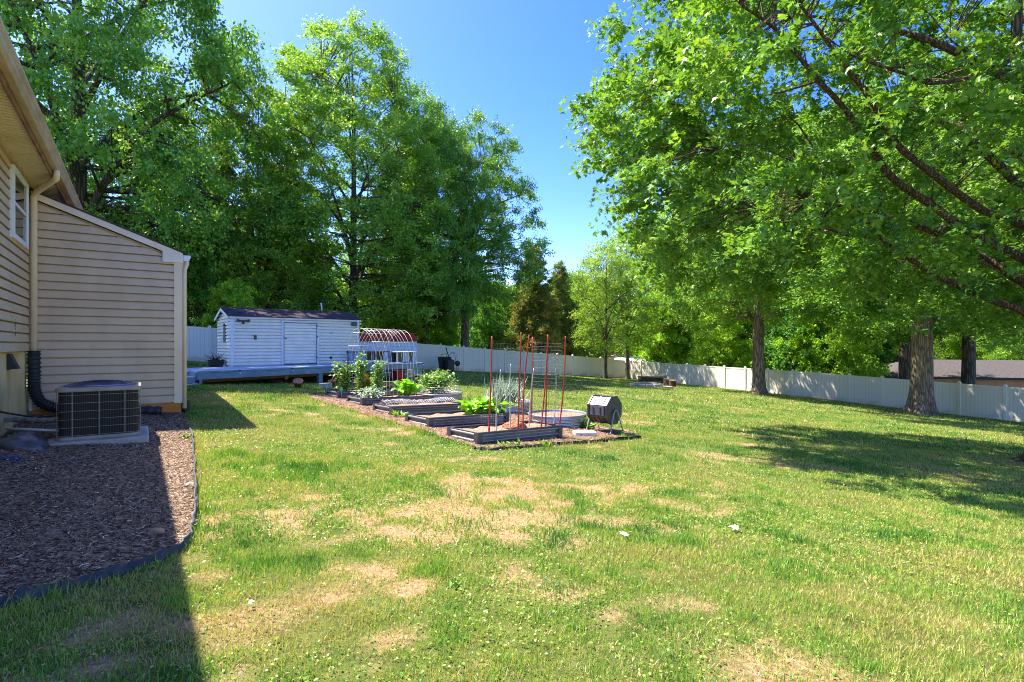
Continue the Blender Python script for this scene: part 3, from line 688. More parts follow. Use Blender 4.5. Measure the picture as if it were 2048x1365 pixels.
gw=MB(); siding(gw,(0,SD),(0,.0),0,SW+.38,.135,(-1,0),lambda z:(0,1) if z<SW else (max(0,.5*(z-SW)/.40),1-max(0,.5*(z-SW)/.40)),.036)
gw.add([(0.05,SD,-.6),(0.05,0.1,-.6),(0.05,0.1,SW),(0.05,SD/2,SW+.40),(0.05,SD,SW)],[(0,1,2,3,4)])
gw.obj('gable_wall',M_SHED,shed)
gr_=MB(); siding(gr_,(SL,0),(SL,SD),-.1,SW,.135,(1,0)); gr_.add([(SL,0,SW),(SL,SD,SW),(SL,SD/2,SW+.40)],[(0,1,2)]); gr_.add([(0,SD,-.6),(SL,SD,-.6),(SL,SD,SW),(0,SD,SW)],[(3,2,1,0)])
gr_.obj('rear_wall',M_SHED,shed)
for x0,x1,y0,y1 in ((-.02,.10,-.025,.0),(SL-.10,SL+.02,-.025,.0),(-.025,-.001,.0,.1)): MB().box(x0,x1,y0,y1,-.04,SW).obj('corner_board',M_WHITE,shed)
M4=Matrix(((0,1,0,0),(1,0,0,0),(0,0,1,0),(0,0,0,1)))
rf=MB(); rise=.40/(SD/2); e=.09
rf.add([(x,y,z) for x in (-.14,SL+.14) for y,z in ((-e,SW+.03-rise*e),(SD/2,SW+.43),(SD+e,SW+.03-rise*e),(SD+e,SW+.0-rise*e),(SD/2,SW+.39),(-e,SW+.0-rise*e))],
 [(0,1,7,6),(1,2,8,7),(2,3,9,8),(3,4,10,9),(4,5,11,10),(5,0,6,11),(5,4,3,2,1,0),(6,7,8,9,10,11)])
rf.obj('roof',M_SROOF,shed)
MB().box(-.10,SL+.10,-.075,-.05,SW-.10,SW-.005-.03).obj('eave_board',M_WHITE,shed)
for k in (0,1):
    yA,yB=(-.06,SD/2) if k==0 else (SD+.06,SD/2)
    zA,zB=SW-.03,SW+.385
    MB().add([(-.13,yA,zA-.12),(-.13,yB,zB-.12),(-.13,yB,zB),(-.13,yA,zA),(-.11,yA,zA-.12),(-.11,yB,zB-.12),(-.11,yB,zB),(-.11,yA,zA)],[(0,1,2,3),(7,6,5,4),(0,4,5,1),(3,2,6,7)]).obj('rake_board',M_WHITE,shed)
dr=MB(); siding(dr,(1.97,-.022),(3.33,-.022),.05,1.78,.135,(0,-1),None,.028); dr.box(1.97,3.33,.008,.04,.05,1.78)
do=dr.obj('door',M_SHED,shed)
MB().lathe([(.028,0),(.03,.03),(.012,.05)],12).obj('handle',M_BLACK,do,True).matrix_local=Matrix.Translation((2.05,-.04,1.12))@Matrix.Rotation(R(90),4,'X')
for z in (.25,1.15,1.62): MB().box(3.31,3.36,-.055,-.043,z,z+.09).obj('hinge',M_DGREY,do)
for a in ((1.88,1.965,.0,1.86),(3.335,3.42,.0,1.86)): MB().box(a[0],a[1],-.045,.0,a[2],a[3]).obj('door_trim',M_WHITE,shed,bevel=.004)
MB().box(1.84,3.46,-.06,0,1.79,1.865).obj('door_trim',M_WHITE,shed,bevel=.004)
gpd=MB()
for a in ((1.966,1.985,.03,1.785),(3.316,3.334,.03,1.785),(1.985,3.316,1.765,1.785),(1.985,3.316,.015,.05)): gpd.box(a[0],a[1],-.05,-.04,a[2],a[3])
gpd.obj('door_gap_shade',M_BLACK,do)  # black strips stand in for the shade in the gaps around the door
wv_=MB().box(-.03,.004,1.05,1.45,.95,1.72); wv_.obj('window',M_GLASS,shed)
MB().box(.82,.92,-.05,-.015,1.06,1.24).obj('outlet_box',M_DGREY,shed)
lt=MB(); lt.box(.22,.62,-.07,-.02,1.78,1.84); lt.tube([(.42,-.05,1.79),(.42,-.10,1.70)],.05,10); lt.tube([(.28,-.06,1.80),(.20,-.12,1.83)],.05,10); lt.tube([(.56,-.06,1.80),(.64,-.12,1.83)],.05,10)
lt.obj('security_light',M_DGREY,shed)
MB().box(SL-.36,SL-.12,-.14,-.02,1.70,1.88).obj('floodlight',mat('teal_grey_lamp',lin((.28,.38,.42)),lin((.22,.30,.34)),.4),shed,bevel=.02)
MB().lathe([(.055,0),(.055,.03)],14).obj('dryer_port',M_BLACK,shed,True).matrix_local=Matrix.Translation((3.95,-.02,.28))@Matrix.Rotation(R(90),4,'X')
MB().box(3.92,4.04,-.03,-.015,1.36,1.385).obj('latch_plate',M_BLACK,shed)
tag(MB().tube([P(644,622,27),P(642,606,27)],.035,8).obj('vent_pipe',M_WHITE,None,True),'pale vent pipe standing behind the shed roof','pipe')

# ------------------------------------------------------------- red roofed outbuilding
rb_=P(776,700,29.5); zr=g(rb_.x,rb_.y)
barn=thing('outbuilding','white outbuilding with a rounded red metal roof behind the deck','outbuilding',(rb_.x,rb_.y,zr),R(22))
M_RED=mat('red_roof_metal',lin((.66,.12,.14)),lin((.55,.08,.10)),.4,.1,3)
HE=1.82-zr; HWd=1.62
wl=MB(); siding(wl,(-HWd,0),(HWd,0),0,HE,.30,(0,-1)); wl.box(-HWd,HWd,.01,3,-.3,HE); wl.obj('wall',mat('pale_blue_white_steel',lin((.84,.88,.94)),lin((.78,.82,.88)),.4,0,3),barn)
n_=18; arc=[(HWd*1.04*math.cos(math.pi*k/n_),.68*math.sin(math.pi*k/n_)+HE) for k in range(n_+1)]
MB().prism(arc,-.08,3.05).obj('roof',M_RED,barn)
MB().box(-HWd-.02,HWd+.02,-.11,-.085,HE-.02,HE+.04).obj('eave_trim',mat('red_trim',lin((.60,.10,.12)),lin((.5,.08,.09)),.4),barn)

# ------------------------------------------------------------- bench, hutch and things on / under the deck
def dl(x,y): q=fl+dd*x+np.array((-dd[1],dd[0]))*y; return (float(q[0]),float(q[1]))
M_BRN=mat('weathered_board',lin((.50,.40,.36)),lin((.36,.28,.26)),.85,0,5,(.4,3,3),.2)
M_MESH=mat('brown_wire_screen',lin((.42,.38,.33)),lin((.28,.25,.22)),.7,0,40)
pb=thing('potting_bench','long grey potting bench with a brown board top in front of the shed','bench',(*dl(6.55,.35),DZ),DRZ)
BW=2.15
MB().box(0,BW,-.05,.5,.52,.56).obj('bench_top',M_BRN,pb); MB().box(.15,BW-.1,.0,.42,.14,.17).obj('shelf',M_WHITE,pb)
for x in (.02,1.05,BW-.1):
    for y in (0,.42): MB().box(x,x+.07,y,y+.06,0,.519).obj('leg',M_DECK,pb)
MB().box(.09,.36,.44,.46,.17,.51).obj('back_panel',M_DGREY,pb); MB().box(1.12,BW-.1,.44,.46,.17,.51).obj('back_panel',M_MESH,pb); MB().box(.0,.018,.06,.42,.05,.5).obj('side_panel',M_DECK,pb)
hu=thing('rabbit_hutch','small white framed hutch with wire screens and an overhanging white top at the deck end','hutch',(*dl(9.05,.3),DZ),DRZ)
MB().box(-.12,1.22,-.12,.55,.50,.53).obj('hutch_roof',M_WHITE,hu)
for x in (0,.38,.72,1.05):
    MB().box(x,x+.06,.0,.05,0,.499).obj('frame_post',M_WHITE,hu)
for a,b_ in ((.06,.38),(.78,1.05)): MB().box(a,b_,.02,.03,.08,.5).obj('wire_screen',M_MESH,hu)
MB().box(.44,.72,.02,.035,.02,.5).obj('panel',mat('pale_blue_panel',lin((.74,.80,.88)),lin((.68,.74,.82)),.5),hu); MB().box(0,1.11,.06,.50,.02,.06).obj('floor',M_DECK,hu); MB().box(.0,1.11,.46,.50,.06,.5).obj('back_panel',M_BRN,hu)
tag(MB().box(0,1.5,-.02,.10,0,.05,Matrix.Translation((*dl(7.55,.04),DZ+.005))@Matrix.Rotation(DRZ,4,'Z')).obj('white_board',M_WHITE,None,bevel=.004),'loose white board lying along the deck edge','board')
# under the deck
def onl(px,py,d): p=P(px,py,d); return p.x,p.y,g(p.x,p.y)
x,y,z=onl(796,764,23.6)
rbn=thing('storage_bin','red plastic storage bin under the deck','bin',(x,y,z),DRZ)
MB().hexa([(-.19,-.16,0),(.19,-.16,0),(.19,.16,0),(-.19,.16,0),(-.23,-.20,.50),(.23,-.20,.50),(.23,.20,.50),(-.23,.20,.50)]).obj('tub',M_RED,rbn,bevel=.02); MB().box(-.25,.25,-.22,.22,.50,.55).obj('lid',M_RED,rbn,bevel=.015)
x,y,z=onl(815,764,23.9)
cr=thing('crate','beige slatted crate under the deck beside the red bin','crate',(x,y,z),DRZ)
M_BEI=mat('beige_plastic',lin((.80,.76,.60)),lin((.70,.66,.50)),.5)
for k in range(3): MB().box(-.2,.2,-.16,.16,.05+.2*k,.18+.2*k).obj('slat_band',M_BEI,cr)
for sx in (-.2,.17):
    for sy in (-.165,.135): MB().box(sx,sx+.03,sy-.004,sy+.034,0,.6).obj('corner_post',M_BEI,cr)
x,y,z=onl(832,766,24.2)
bk=thing('bucket','black bucket with a wire handle under the deck end','bucket',(x,y,z),0)
MB().lathe([(.13,0),(.17,.34),(.18,.34),(.18,.37),(.16,.37),(.15,.30)],18,capt=True).obj('pail',M_BLACK,bk,True); MB().tube([(.175*math.cos(R(a)),0,.34+.17*math.sin(R(a))) for a in range(0,181,15)],.007,6).obj('handle',M_DGREY,bk)
M_TERRA=mat('terracotta',lin((.80,.50,.38)),lin((.66,.38,.28)),.85,0,9)
def pot(px,py,label,tilt,s=1):
    p=gp(px,py); o=thing('clay_pot',label,'pot',(p.x,p.y,p.z+.02),0,'terracotta pots by the deck'); o.rotation_euler=(tilt,0,.4); o.scale=(s,)*3
    MB().lathe([(.10,0),(.145,.20),(.165,.20),(.165,.26),(.14,.26),(.12,.12)],18).obj('pot_body',M_TERRA,o,True); MB().lathe([(.005,.235),(.142,.235)],14,capb=False,capt=False).obj('soil',M_SOIL,o)
pot(596,776,'tilted terracotta pot on the grass beside the wide deck post',.5); pot(664,775,'terracotta pot behind the farthest raised bed',.1,.9); pot(778,786,'orange clay pot behind the plants of the fourth bed',0,.9)
p=gp(651,778); blk=MB().box(-.2,.2,-.1,.1,0,.19,Matrix.Rotation(DRZ,4,'Z')).obj('concrete_block',M_CONC,None,bevel=.008); blk.location=p; tag(blk,'grey concrete block under a deck post','block')
# planter with a dead shrub by the shed gable
p=onl(432,733,21.6); dp=thing('planter','dark planter with a bare twiggy shrub beside the shed gable','planter',(p[0],p[1],DZ+.0),SRZ)
MB().hexa([(-.22,-.2,-.1),(.22,-.2,-.1),(.22,.2,-.1),(-.22,.2,-.1),(-.27,-.24,.24),(.27,-.24,.24),(.27,.24,.24),(-.27,.24,.24)]).obj('box',M_BLACK,dp)
tw=MB(); rr=np.random.default_rng(5)
for k in range(34):
    a=rr.uniform(0,6.28); l=rr.uniform(.2,.5); e_=rr.uniform(.2,1.2); p0=Vector((rr.normal(0,.08),rr.normal(0,.08),.22)); dv=Vector((math.cos(a)*math.cos(e_),math.sin(a)*math.cos(e_),math.sin(e_)))
    tw.tube([p0,p0+dv*l*.6,p0+dv*l+Vector((0,0,-.03))],[.010,.007,.003],4)
tw.obj('twigs',mat('dry_twig',lin((.34,.24,.19)),lin((.24,.17,.14)),.9),dp)
# black bin with garden gear against the fence
x,y,z=onl(889,742,36.3)
tb=thing('garbage_can','tall black garbage can against the white fence','garbage can',(x,y,z),.6)
MB().hexa([(-.26,-.26,0),(.26,-.26,0),(.26,.26,0),(-.26,.26,0),(-.36,-.34,.98),(.36,-.34,.98),(.36,.34,.98),(-.36,.34,.98)]).obj('can_body',M_BLACK,tb,bevel=.03); MB().box(-.39,.39,-.37,.37,.98,1.02).obj('rim',M_BLACK,tb,bevel=.01)
MB().tube([(-.32,-.1,1.0),(-.32,-.1,1.18),(.1,-.1,1.22),(.1,-.1,1.0)],.018,6).obj('handle',M_BLACK,tb)
x,y,z=onl(900,744,35.8)
ht=thing('hand_truck','black hand truck with a tall curved handle leaning on the garbage can','hand truck',(x,y,z),.55)
MB().tube(bez([(-.30,0,1.72),(-.24,-.02,1.45),(-.15,-.05,1.15),(-.2,-.1,.95),(.05,-.1,.8),(.42,-.1,.52)],6),.035,8).obj('frame',M_BLACK,ht,True)
MB().tube([(-.05,.02,1.0),(.45,-.02,.62)],.025,6).obj('strut',M_DGREY,ht,True); MB().box(-.3,.2,-.3,.2,.0,.86).obj('lower_body',M_BLACK,ht,bevel=.05)
MB().lathe([(.17,-.04),(.19,-.02),(.19,.02),(.17,.04)],20).obj('wheel',M_BLACK,ht,True).matrix_local=Matrix.Translation((.50,-.12,.60))@Matrix.Rotation(R(90),4,'X')
x,y,z=onl(906,744,36.2)
hp=[(.30*math.cos(R(a))+.0,0,1.0+.38*math.sin(R(a))) for a in range(170,-1,-10)]+[(.40,0,.6),(.42,-.02,.05)]
h_=thing('garden_hose','pale looped hose hung beside the black garbage can at the fence','hose',(x,y,z),.6)
MB().tube(hp,.02,6).obj('hose_loop',mat('pale_hose',lin((.72,.78,.82)),lin((.60,.66,.70)),.5),h_,True); MB().tube([(a[0]*.8-.04,.03,a[2]-.05) for a in hp],.016,6).obj('hose_loop',mat('grey_hose',lin((.5,.55,.6)),lin((.4,.45,.5)),.5),h_,True)

# ------------------------------------------------------------- fire pit corner by the far fence
M_LOG=mat('old_log',lin((.55,.42,.32)),lin((.36,.25,.18)),.9,0,7)
p=gp(1292,773); fp=thing('fire_pit','low ring of grey stone slabs for a fire near the far fence','fire pit',p,0)
for k in range(12):
    a=2*math.pi*k/12; rr_=1.0
    MB().cbox((0,0,.09),(.46,.24,.22)).obj('stone',M_CONC,fp,bevel=.03).matrix_local=Matrix.Translation((rr_*math.cos(a),rr_*math.sin(a),0))@Matrix.Rotation(a+R(90),4,'Z')
p=gp(1302,766); wb=thing('log_bench','rough plank bench on log ends behind the fire pit','bench',(p.x,p.y,p.z),R(-20))
MB().box(-1.1,1.3,-.2,.2,.46,.56).obj('seat',mat('pale_plank',lin((.76,.64,.48)),lin((.60,.48,.36)),.85,0,5),wb); MB().box(-.9,1.1,.16,.2,.12,.45).obj('backing_board',M_LOG,wb)
for x in (-.9,1.0): MB().lathe([(.2,0),(.2,.459)],14).obj('leg',M_LOG,wb,True).location=(x,0,0)
for px,py,l in ((1333,771,'pale topped log stump with dark gaps right of the fire pit bench'),(1345,774,'dark red brown stump, nearest of the seats by the far fence')):
    p=gp(px,py); o=thing('stump',l,'stump',p,0,'log stumps by the fire pit')
    MB().lathe([(.29,0),(.25,.1),(.26,.5)],16,capt=False).obj('stump_side',M_LOG if px<1340 else mat('red_brown_bark',lin((.42,.27,.22)),lin((.22,.13,.11)),.95,0,9,(1,1,.4),.6,20),o,True); MB().lathe([(.01,.5),(.26,.5)],16,capb=False,capt=False).obj('cut_top',mat('cut_wood',lin((.86,.76,.64)),lin((.74,.62,.5)),.8),o)
p=gp(1322,776); o=MB().box(-.8,.8,-.35,.35,0,.07,Matrix.Rotation(.2,4,'Z')).obj('stone_slab',M_CONC,None,bevel=.02); o.location=p; tag(o,'pale flat stone slab on the grass in front of the stumps','slab')

# ------------------------------------------------------------- neighbours
def house2(name,label,loc,rz,L,D,wh,rh,mw,mr,hip=1.5,wins=(),eave=.5):
    o=thing(name,label,'house',loc,rz)
    wm=MB(); siding(wm,(0,0),(L,0),0,wh,.2,(0,-1)); siding(wm,(0,D),(0,0),0,wh,.2,(-1,0)); wm.box(.005,L,.01,D,-1,wh); wm.obj('wall',mw,o)
    v=[(-eave,-eave,wh),(L+eave,-eave,wh),(L+eave,D+eave,wh),(-eave,D+eave,wh),(hip,D/2,wh+rh),(L-hip,D/2,wh+rh)]
    MB().add(v,[(0,1,5,4),(1,2,5),(2,3,4,5),(3,0,4),(3,2,1,0)]).obj('roof',mr,o)
    MB().box(-eave,L+eave,-eave-.02,-eave-.002,wh-.16,wh+.02).obj('fascia',mat('dark_fascia',lin((.30,.24,.22)),lin((.22,.18,.17)),.6),o)
    for a,b,z0,z1 in wins:
        f=MB().box(a-.1,b+.1,-.06,-.0,z0-.1,z1+.1).obj('window',M_WHITE,o); MB().box(a,b,-.075,-.061,z0,z1).obj('pane',M_GLASS,f)
    return o
MW=mat('tan_orange_siding',lin((.86,.62,.42)),lin((.78,.54,.35)),.6,0,2); MR=mat('grey_shingle',lin((.36,.335,.32)),lin((.27,.25,.24)),.95,0,9,(1,1,1),.7,20,.1)
p0=P(1782,775,43); p0.z=P(0,752,43).z-2.5
house2('neighbour_house','low tan orange house with a long grey hip roof beyond the right fence',(p0.x,p0.y,p0.z),R(-19),24,8,2.5,1.25,MW,MR,2.6,((.9,1.7,1.3,2.1),(1.9,2.6,1.3,2.1),(9.7,10.7,1.3,2.1),(11.1,12.3,1.3,2.1),(12.7,13.2,.2,2.1),(16,17.5,1.2,2.1)))
p0=P(1150,712,74); p0.z-=1.9
house2('distant_house','distant house with an orange red roof seen through the trees above the fence',(p0.x,p0.y,p0.z),R(-10),6,6,1.9,1.3,mat('cream_wall',lin((.85,.80,.72)),lin((.8,.74,.66)),.7),mat('orange_roof',lin((.80,.52,.40)),lin((.72,.44,.34)),.9),2.2)
p0=P(1226,726,70); p0.z-=1.9
house2('distant_house','distant low white roofed building behind the two thin trees',(p0.x,p0.y,p0.z),R(-12),5.5,6,1.9,.8,mat('white_wall',lin((.9,.9,.9)),lin((.84,.84,.84)),.7),mat('white_metal_roof',lin((.92,.92,.94)),lin((.86,.86,.88)),.5),.5)
p0=P(352,655,34); p0.z-=1.6
house2('neighbour_shed','white roofed neighbour building rising above the fence left of the shed',(p0.x,p0.y,p0.z),R(30),6,5,1.9,.75,mat('cream_white_wall',lin((.88,.86,.80)),lin((.8,.78,.72)),.7),mat('pale_metal_roof',lin((.88,.88,.86)),lin((.74,.74,.72)),.5),.2)
# ------------------------------------------------------------- raised beds
M_CORR=mat('grey_corrugated_steel',lin((.56,.55,.57)),lin((.46,.45,.47)),.38,.55,4,(1,1,.5),.03,40,.5)
M_GALV=mat('galvanised_steel',lin((.74,.75,.77)),lin((.62,.63,.65)),.34,.7,3,(1,1,1),.03,40,.5)
M_CORN=mat('corner_steel',lin((.34,.34,.36)),lin((.28,.28,.30)),.45,.4,6)
BU,BVW,BH=2.06,.87,.275
def corr(mb,a,b,h,amp=.021,waves=2.5,nz=26,out=(0,-1)):
    rows=[]
    for i in range(nz+1):
        z=h*i/nz; d=amp*math.sin(2*math.pi*waves*i/nz+.6)
        rows.append([(a[0]+out[0]*d,a[1]+out[1]*d,z),(b[0]+out[0]*d,b[1]+out[1]*d,z)])
    mb.grid(rows); return mb
BEDL=['nearest dark corrugated raised bed, holding six tall red stakes','second nearest corrugated raised bed, with a broad leafy plant at its right end',
 'middle corrugated raised bed covered with bare brown soil and wire netting','fourth corrugated raised bed, holding a tall climbing plant and a bright lettuce',
 'farthest corrugated raised bed, marked by two turquoise discs']
def build_bed(n):
    q=F1+np.array((-1.05,1.4))*n; z=min(g(*q),g(*(q+bu*BU)),g(*(q+bv*BVW)))
    zs=[g(*q),g(*(q+bu*BU))]
    o=thing('raised_bed',BEDL[n],'raised bed',(q[0],q[1],sum(zs)/2-.01),BRZ,'corrugated metal raised beds')
    o.rotation_euler=(0,-math.atan2((zs[1]-zs[0])*.6,BU),BRZ)
    return o
beds=[]
for n in range(5):
    o=build_bed(n); beds.append(o)
    if n==0:
        corr(MB(),(.03,0),(BU-.03,0),BH,out=(0,-1)).obj('side_panel',M_CORR,o,True); corr(MB(),(BU-.03,BVW),(.03,BVW),BH,out=(0,1)).obj('side_panel',M_CORR,o,True)
        corr(MB(),(0,BVW-.03),(0,.03),BH,out=(-1,0)).obj('end_panel',M_CORR,o,True); corr(MB(),(BU,.03),(BU,BVW-.03),BH,out=(1,0)).obj('end_panel',M_CORR,o,True)
        for x,y in ((0,0),(BU,0),(0,BVW),(BU,BVW)):
            sx=1 if x==0 else -1; sy=1 if y==0 else -1
            cp=MB(); cp.box(min(x-sx*.022,x+sx*.09),max(x-sx*.022,x+sx*.09),min(y-sy*.022,y-sy*.019),max(y-sy*.022,y-sy*.019),-.02,BH+.006)
            cp.box(min(x-sx*.022,x-sx*.019),max(x-sx*.022,x-sx*.019),min(y-sy*.0185,y+sy*.09),max(y-sy*.0185,y+sy*.09),-.02,BH+.006)
            for zz in (.06,.14,.22): cp.tube([(x+sx*.06,y-sy*.018,zz),(x+sx*.06,y-sy*.030,zz)],.008,8)
            cp.obj('corner_post',M_CORN,o)
        MB().tube([(0,0,BH),(BU,0,BH),(BU,BVW,BH),(0,BVW,BH)],.013,6,closed=True).obj('rim',M_CORN,o)
        rows=[]
        for i in range(19):
            rows.append([(BU*k/40,BVW*i/18,BH-.055+.035*float(fbm(k*.37,i*.41,8,3))+.012*math.sin(k*.5)) for k in range(41)])
        MB().grid(rows).obj('soil',M_SOIL,o,True)
    else:
        for ch in beds[0].children:
            c=ch.copy(); COL.objects.link(c); c.parent=o
def soilz(n,u,v):
    q=F1+np.array((-1.05,1.4))*n; a=g(*q); b=g(*(q+bu*BU)); return (a+b)/2-.01+BH-.04+(b-a)*.6*u/BU
def bedp(n,u,v,h=0):
    q=F1+np.array((-1.05,1.4))*n+bu*u+bv*v; return Vector((q[0],q[1],soilz(n,u,v)+h))
def u_at(n,px,v):
    q=F1+np.array((-1.05,1.4))*n+bv*v; k=(px-1024)/FPX     # bed position seen at this column
    return (k*q[1]-q[0])/(bu[0]-k*bu[1])
# ------------------------------------------------------------- stock tanks
def tank(name,cx,cy,r,h,label,rim=False):
    z=g(cx,cy-.3)-.02; o=thing('stock_tank',label,'stock tank',(cx,cy,z),0,'round galvanised tanks used as planters')
    pr=[(r,0)]
    for i in range(1,31): pr.append((r+.008*math.sin(i*2*math.pi/7.5),h*i/31))
    pr+=[(r+.005,h-.012),(r+.022,h-.006),(r+.022,h+.012),(r+.0,h+.016),(r-.012,h+.006),(r-.014,h-.09)]
    MB().lathe(pr,48,capt=False).obj('tub',M_GALV,o,True)
    rows=[]
    for i in range(8):
        rr=(r-.013)*i/7; rows.append([(rr*math.cos(2*math.pi*k/32),rr*math.sin(2*math.pi*k/32),h-.05-.0+.02*float(fbm(5+rr*4*math.cos(2*math.pi*k/32),9+rr*4*math.sin(2*math.pi*k/32),4,2))) for k in range(33)])
    MB().grid(rows).obj('soil',M_SOIL,o,True); return o
T1=(1.07,12.55); T2=(-.06,14.4); T3=(-2.15,15.85)
tank('t',T1[0],T1[1],.68,.27,'nearest round galvanised tank, filled with bare reddish soil')
tank('t',T2[0],T2[1],.62,.29,'middle round galvanised tank growing grey spiky garlic plants')
tank('t',T3[0],T3[1],.66,.27,'farthest round galvanised tank, behind the middle bed beside a leafy bush')
# ------------------------------------------------------------- composter on its stand, block
cq=gp(1211,866); cm=thing('compost_tumbler','black octagonal compost tumbler on a grey tubular stand','compost tumbler',(cq.x,cq.y+.12,cq.z),R(-43))
M_TUMB=mat('black_poly',lin((.17,.17,.19)),lin((.23,.23,.25)),.4,0,7,(1,1,1),.06,50,.6)
RC,CW,ZC=.325,.50,.50
octo=[(RC*math.cos(R(22.5+45*k)),RC*math.sin(R(22.5+45*k))) for k in range(8)]
MX=Matrix.Rotation(R(90),4,'Z')   # axis along local x
def octp(mb,s,x0,x1): # prism with axis along x : profile in y,z
    vs=[(x0,a*s,b*s+ZC) for a,b in octo]+[(x1,a*s,b*s+ZC) for a,b in octo]
    return mb.add(vs,[tuple(range(7,-1,-1)),tuple(range(8,16))]+[(i,(i+1)%8,(i+1)%8+8,i+8) for i in range(8)])
octp(MB(),.97,-CW/2+.03,CW/2-.03).obj('drum',M_TUMB,cm,bevel=.012)
for x in (-1,1): octp(MB(),1.03,x*(CW/2-.015)-.025,x*(CW/2-.015)+.025).obj('end_panel',M_TUMB,cm,bevel=.012)
octp(MB(),1.012,-.022,.022).obj('centre_band',M_TUMB,cm,bevel=.008)
def onface(k,u,v,du,dv,th,name,mt):   # plate on octagon face k (outward angle 45k deg about x)
    a=R(45*k); M=Matrix.Translation((0,0,ZC))@Matrix.Rotation(a,4,'X')
    ap=RC*.97*math.cos(R(22.5))
    MB().box(u-du/2,u+du/2,v-dv/2,v+dv/2,ap-.002,ap+th,M).obj(name,mt,cm,bevel=.003)
M_DOOR=mat('grey_poly_door',lin((.36,.36,.39)),lin((.30,.30,.33)),.4,0,7)
for k in (1,0,7,2,3,5):
    for u in (-.12,.12): onface(k,u,0,.035,.13,.012,'vent_slot',M_BLACK)
onface(2,0,0,.36,.20,.018,'door',M_DOOR)
for u in (-.09,.09): onface(2,u,0,.03,.15,.026,'door_rib',M_BLACK)
M_STAND=mat('grey_tube',lin((.62,.64,.62)),lin((.52,.54,.52)),.4,.3,5)
for s in (-1,1):
    x=s*(CW/2+.045)
    MB().tube(bez([(x+s*.03,-.30,.015),(x+s*.02,-.24,.06),(x,-.10,.40),(x,-.05,.49),(x,0,.515),(x,.05,.49),(x,.10,.40),(x+s*.02,.24,.06),(x+s*.03,.30,.015)],5),.014,8).obj('stand_leg',M_STAND,cm,True)
MB().tube([(-CW/2-.075,-.30,.018),(CW/2+.075,-.30,.018)],.014,8).obj('stand_bar',M_STAND,cm,True)
MB().tube([(-CW/2-.075,.30,.018),(CW/2+.075,.30,.018)],.014,8).obj('stand_bar',M_STAND,cm,True)
MB().tube([(-CW/2-.05,0,ZC),(CW/2+.05,0,ZC)],.02,8).obj('axle',M_STAND,cm,True)
p=gp(1168,872); o=MB().box(-.22,.24,-.13,.13,0,.085,Matrix.Rotation(R(8),4,'Z')).obj('paver_block',mat('white_concrete',lin((.90,.90,.86)),lin((.80,.79,.74)),.9,0,6,(1,1,1),.3,60),None,bevel=.008); o.location=p
tag(o,'white concrete block lying on the bark beside the compost tumbler','block')

# ------------------------------------------------------------- stakes
M_REDS=mat('red_stake_paint',lin((.72,.24,.17)),lin((.58,.17,.12)),.5,0,14,(1,1,.4),.1)
M_GRYS=mat('grey_stake',lin((.78,.77,.72)),lin((.62,.61,.57)),.5,.2,10)
M_BLKS=M_BLACK
def stake(n,bpx,v,tpx,tpy,r,mt,name,label,cat,grp,knots=True,dvt=.06):
    u=u_at(n,bpx,v); b=bedp(n,u,v,-.08); d=b.y+dvt; t_=P(tpx,tpy,d); 
    L=(t_-b).length; pts=[]; rs=[]
    rr=np.random.default_rng(int(bpx*7))
    K=24; bend=rr.normal(0,.014,2)
    for i in range(K+1):
        s=i/K; q=b.lerp(t_,s)+Vector((bend[0],bend[1],0))*math.sin(math.pi*s); pts.append(q); rs.append(r*(1.0 if not knots else (1.28 if i%5==2 else 1.0))*(1-.25*s))
    o=MB().tube([q-b for q in pts],rs,8).obj(name,mt,None,True); o.location=b; return tag(o,label,cat,grp)
GR='red painted stakes in the nearest raised bed'
stake(0,977.3,.10,984.2,672.9,.014,M_REDS,'garden_stake','leftmost of the tall red stakes in the nearest bed','stake',GR)
stake(0,1036,.12,1042.5,664.8,.014,M_REDS,'garden_stake','tallest red stake, second from the left in the nearest bed','stake',GR)
stake(0,1045.7,.20,1058.6,669.7,.014,M_REDS,'garden_stake','red stake leaning right beside the tallest one','stake',GR)
stake(0,1061,.78,1065.4,674.5,.014,M_REDS,'garden_stake','red stake at the back of the nearest bed','stake',GR)
stake(0,1081.2,.14,1096.2,669.7,.014,M_REDS,'garden_stake','red stake leaning to cross its neighbour right of centre','stake',GR)
stake(0,1091.7,.34,1095.0,690,.014,M_REDS,'garden_stake','upright red stake crossed by a leaning one','stake',GR)
stake(0,1117.4,.06,1130.8,672.9,.014,M_REDS,'garden_stake','rightmost red stake, at the front right corner of the nearest bed','stake',GR)
G2_='thin grey stakes in the nearest raised bed'
stake(0,992.6,.12,1001.9,739.8,.011,M_GRYS,'thin_stake','leftmost thin grey stake in the nearest bed','stake',G2_,False)
stake(0,1021,.25,1021.2,728.5,.012,M_GRYS,'thin_stake','tallest thin grey stake, beside the soil mound','stake',G2_,False)
stake(0,1057.8,.45,1067.6,737.3,.011,M_GRYS,'thin_stake','thin grey stake between the middle red ones','stake',G2_,False)
stake(0,1106,.22,1112,736.5,.011,M_GRYS,'thin_stake','rightmost thin grey stake in the nearest bed','stake',G2_,False)
stake(0,1091,.10,1092.5,792,.008,M_BLKS,'thin_stake','thin dark stake among the red ones','stake',None,False)
stake(4,692,.2,695.5,700,.022,M_BLKS,'post','tall black post among the climbers of the farthest bed','post','black posts holding the arch',False)
stake(3,757.5,.62,757.0,702,.02,M_BLKS,'post','black post behind the tall plant of the fourth bed','post','black posts holding the arch',False)
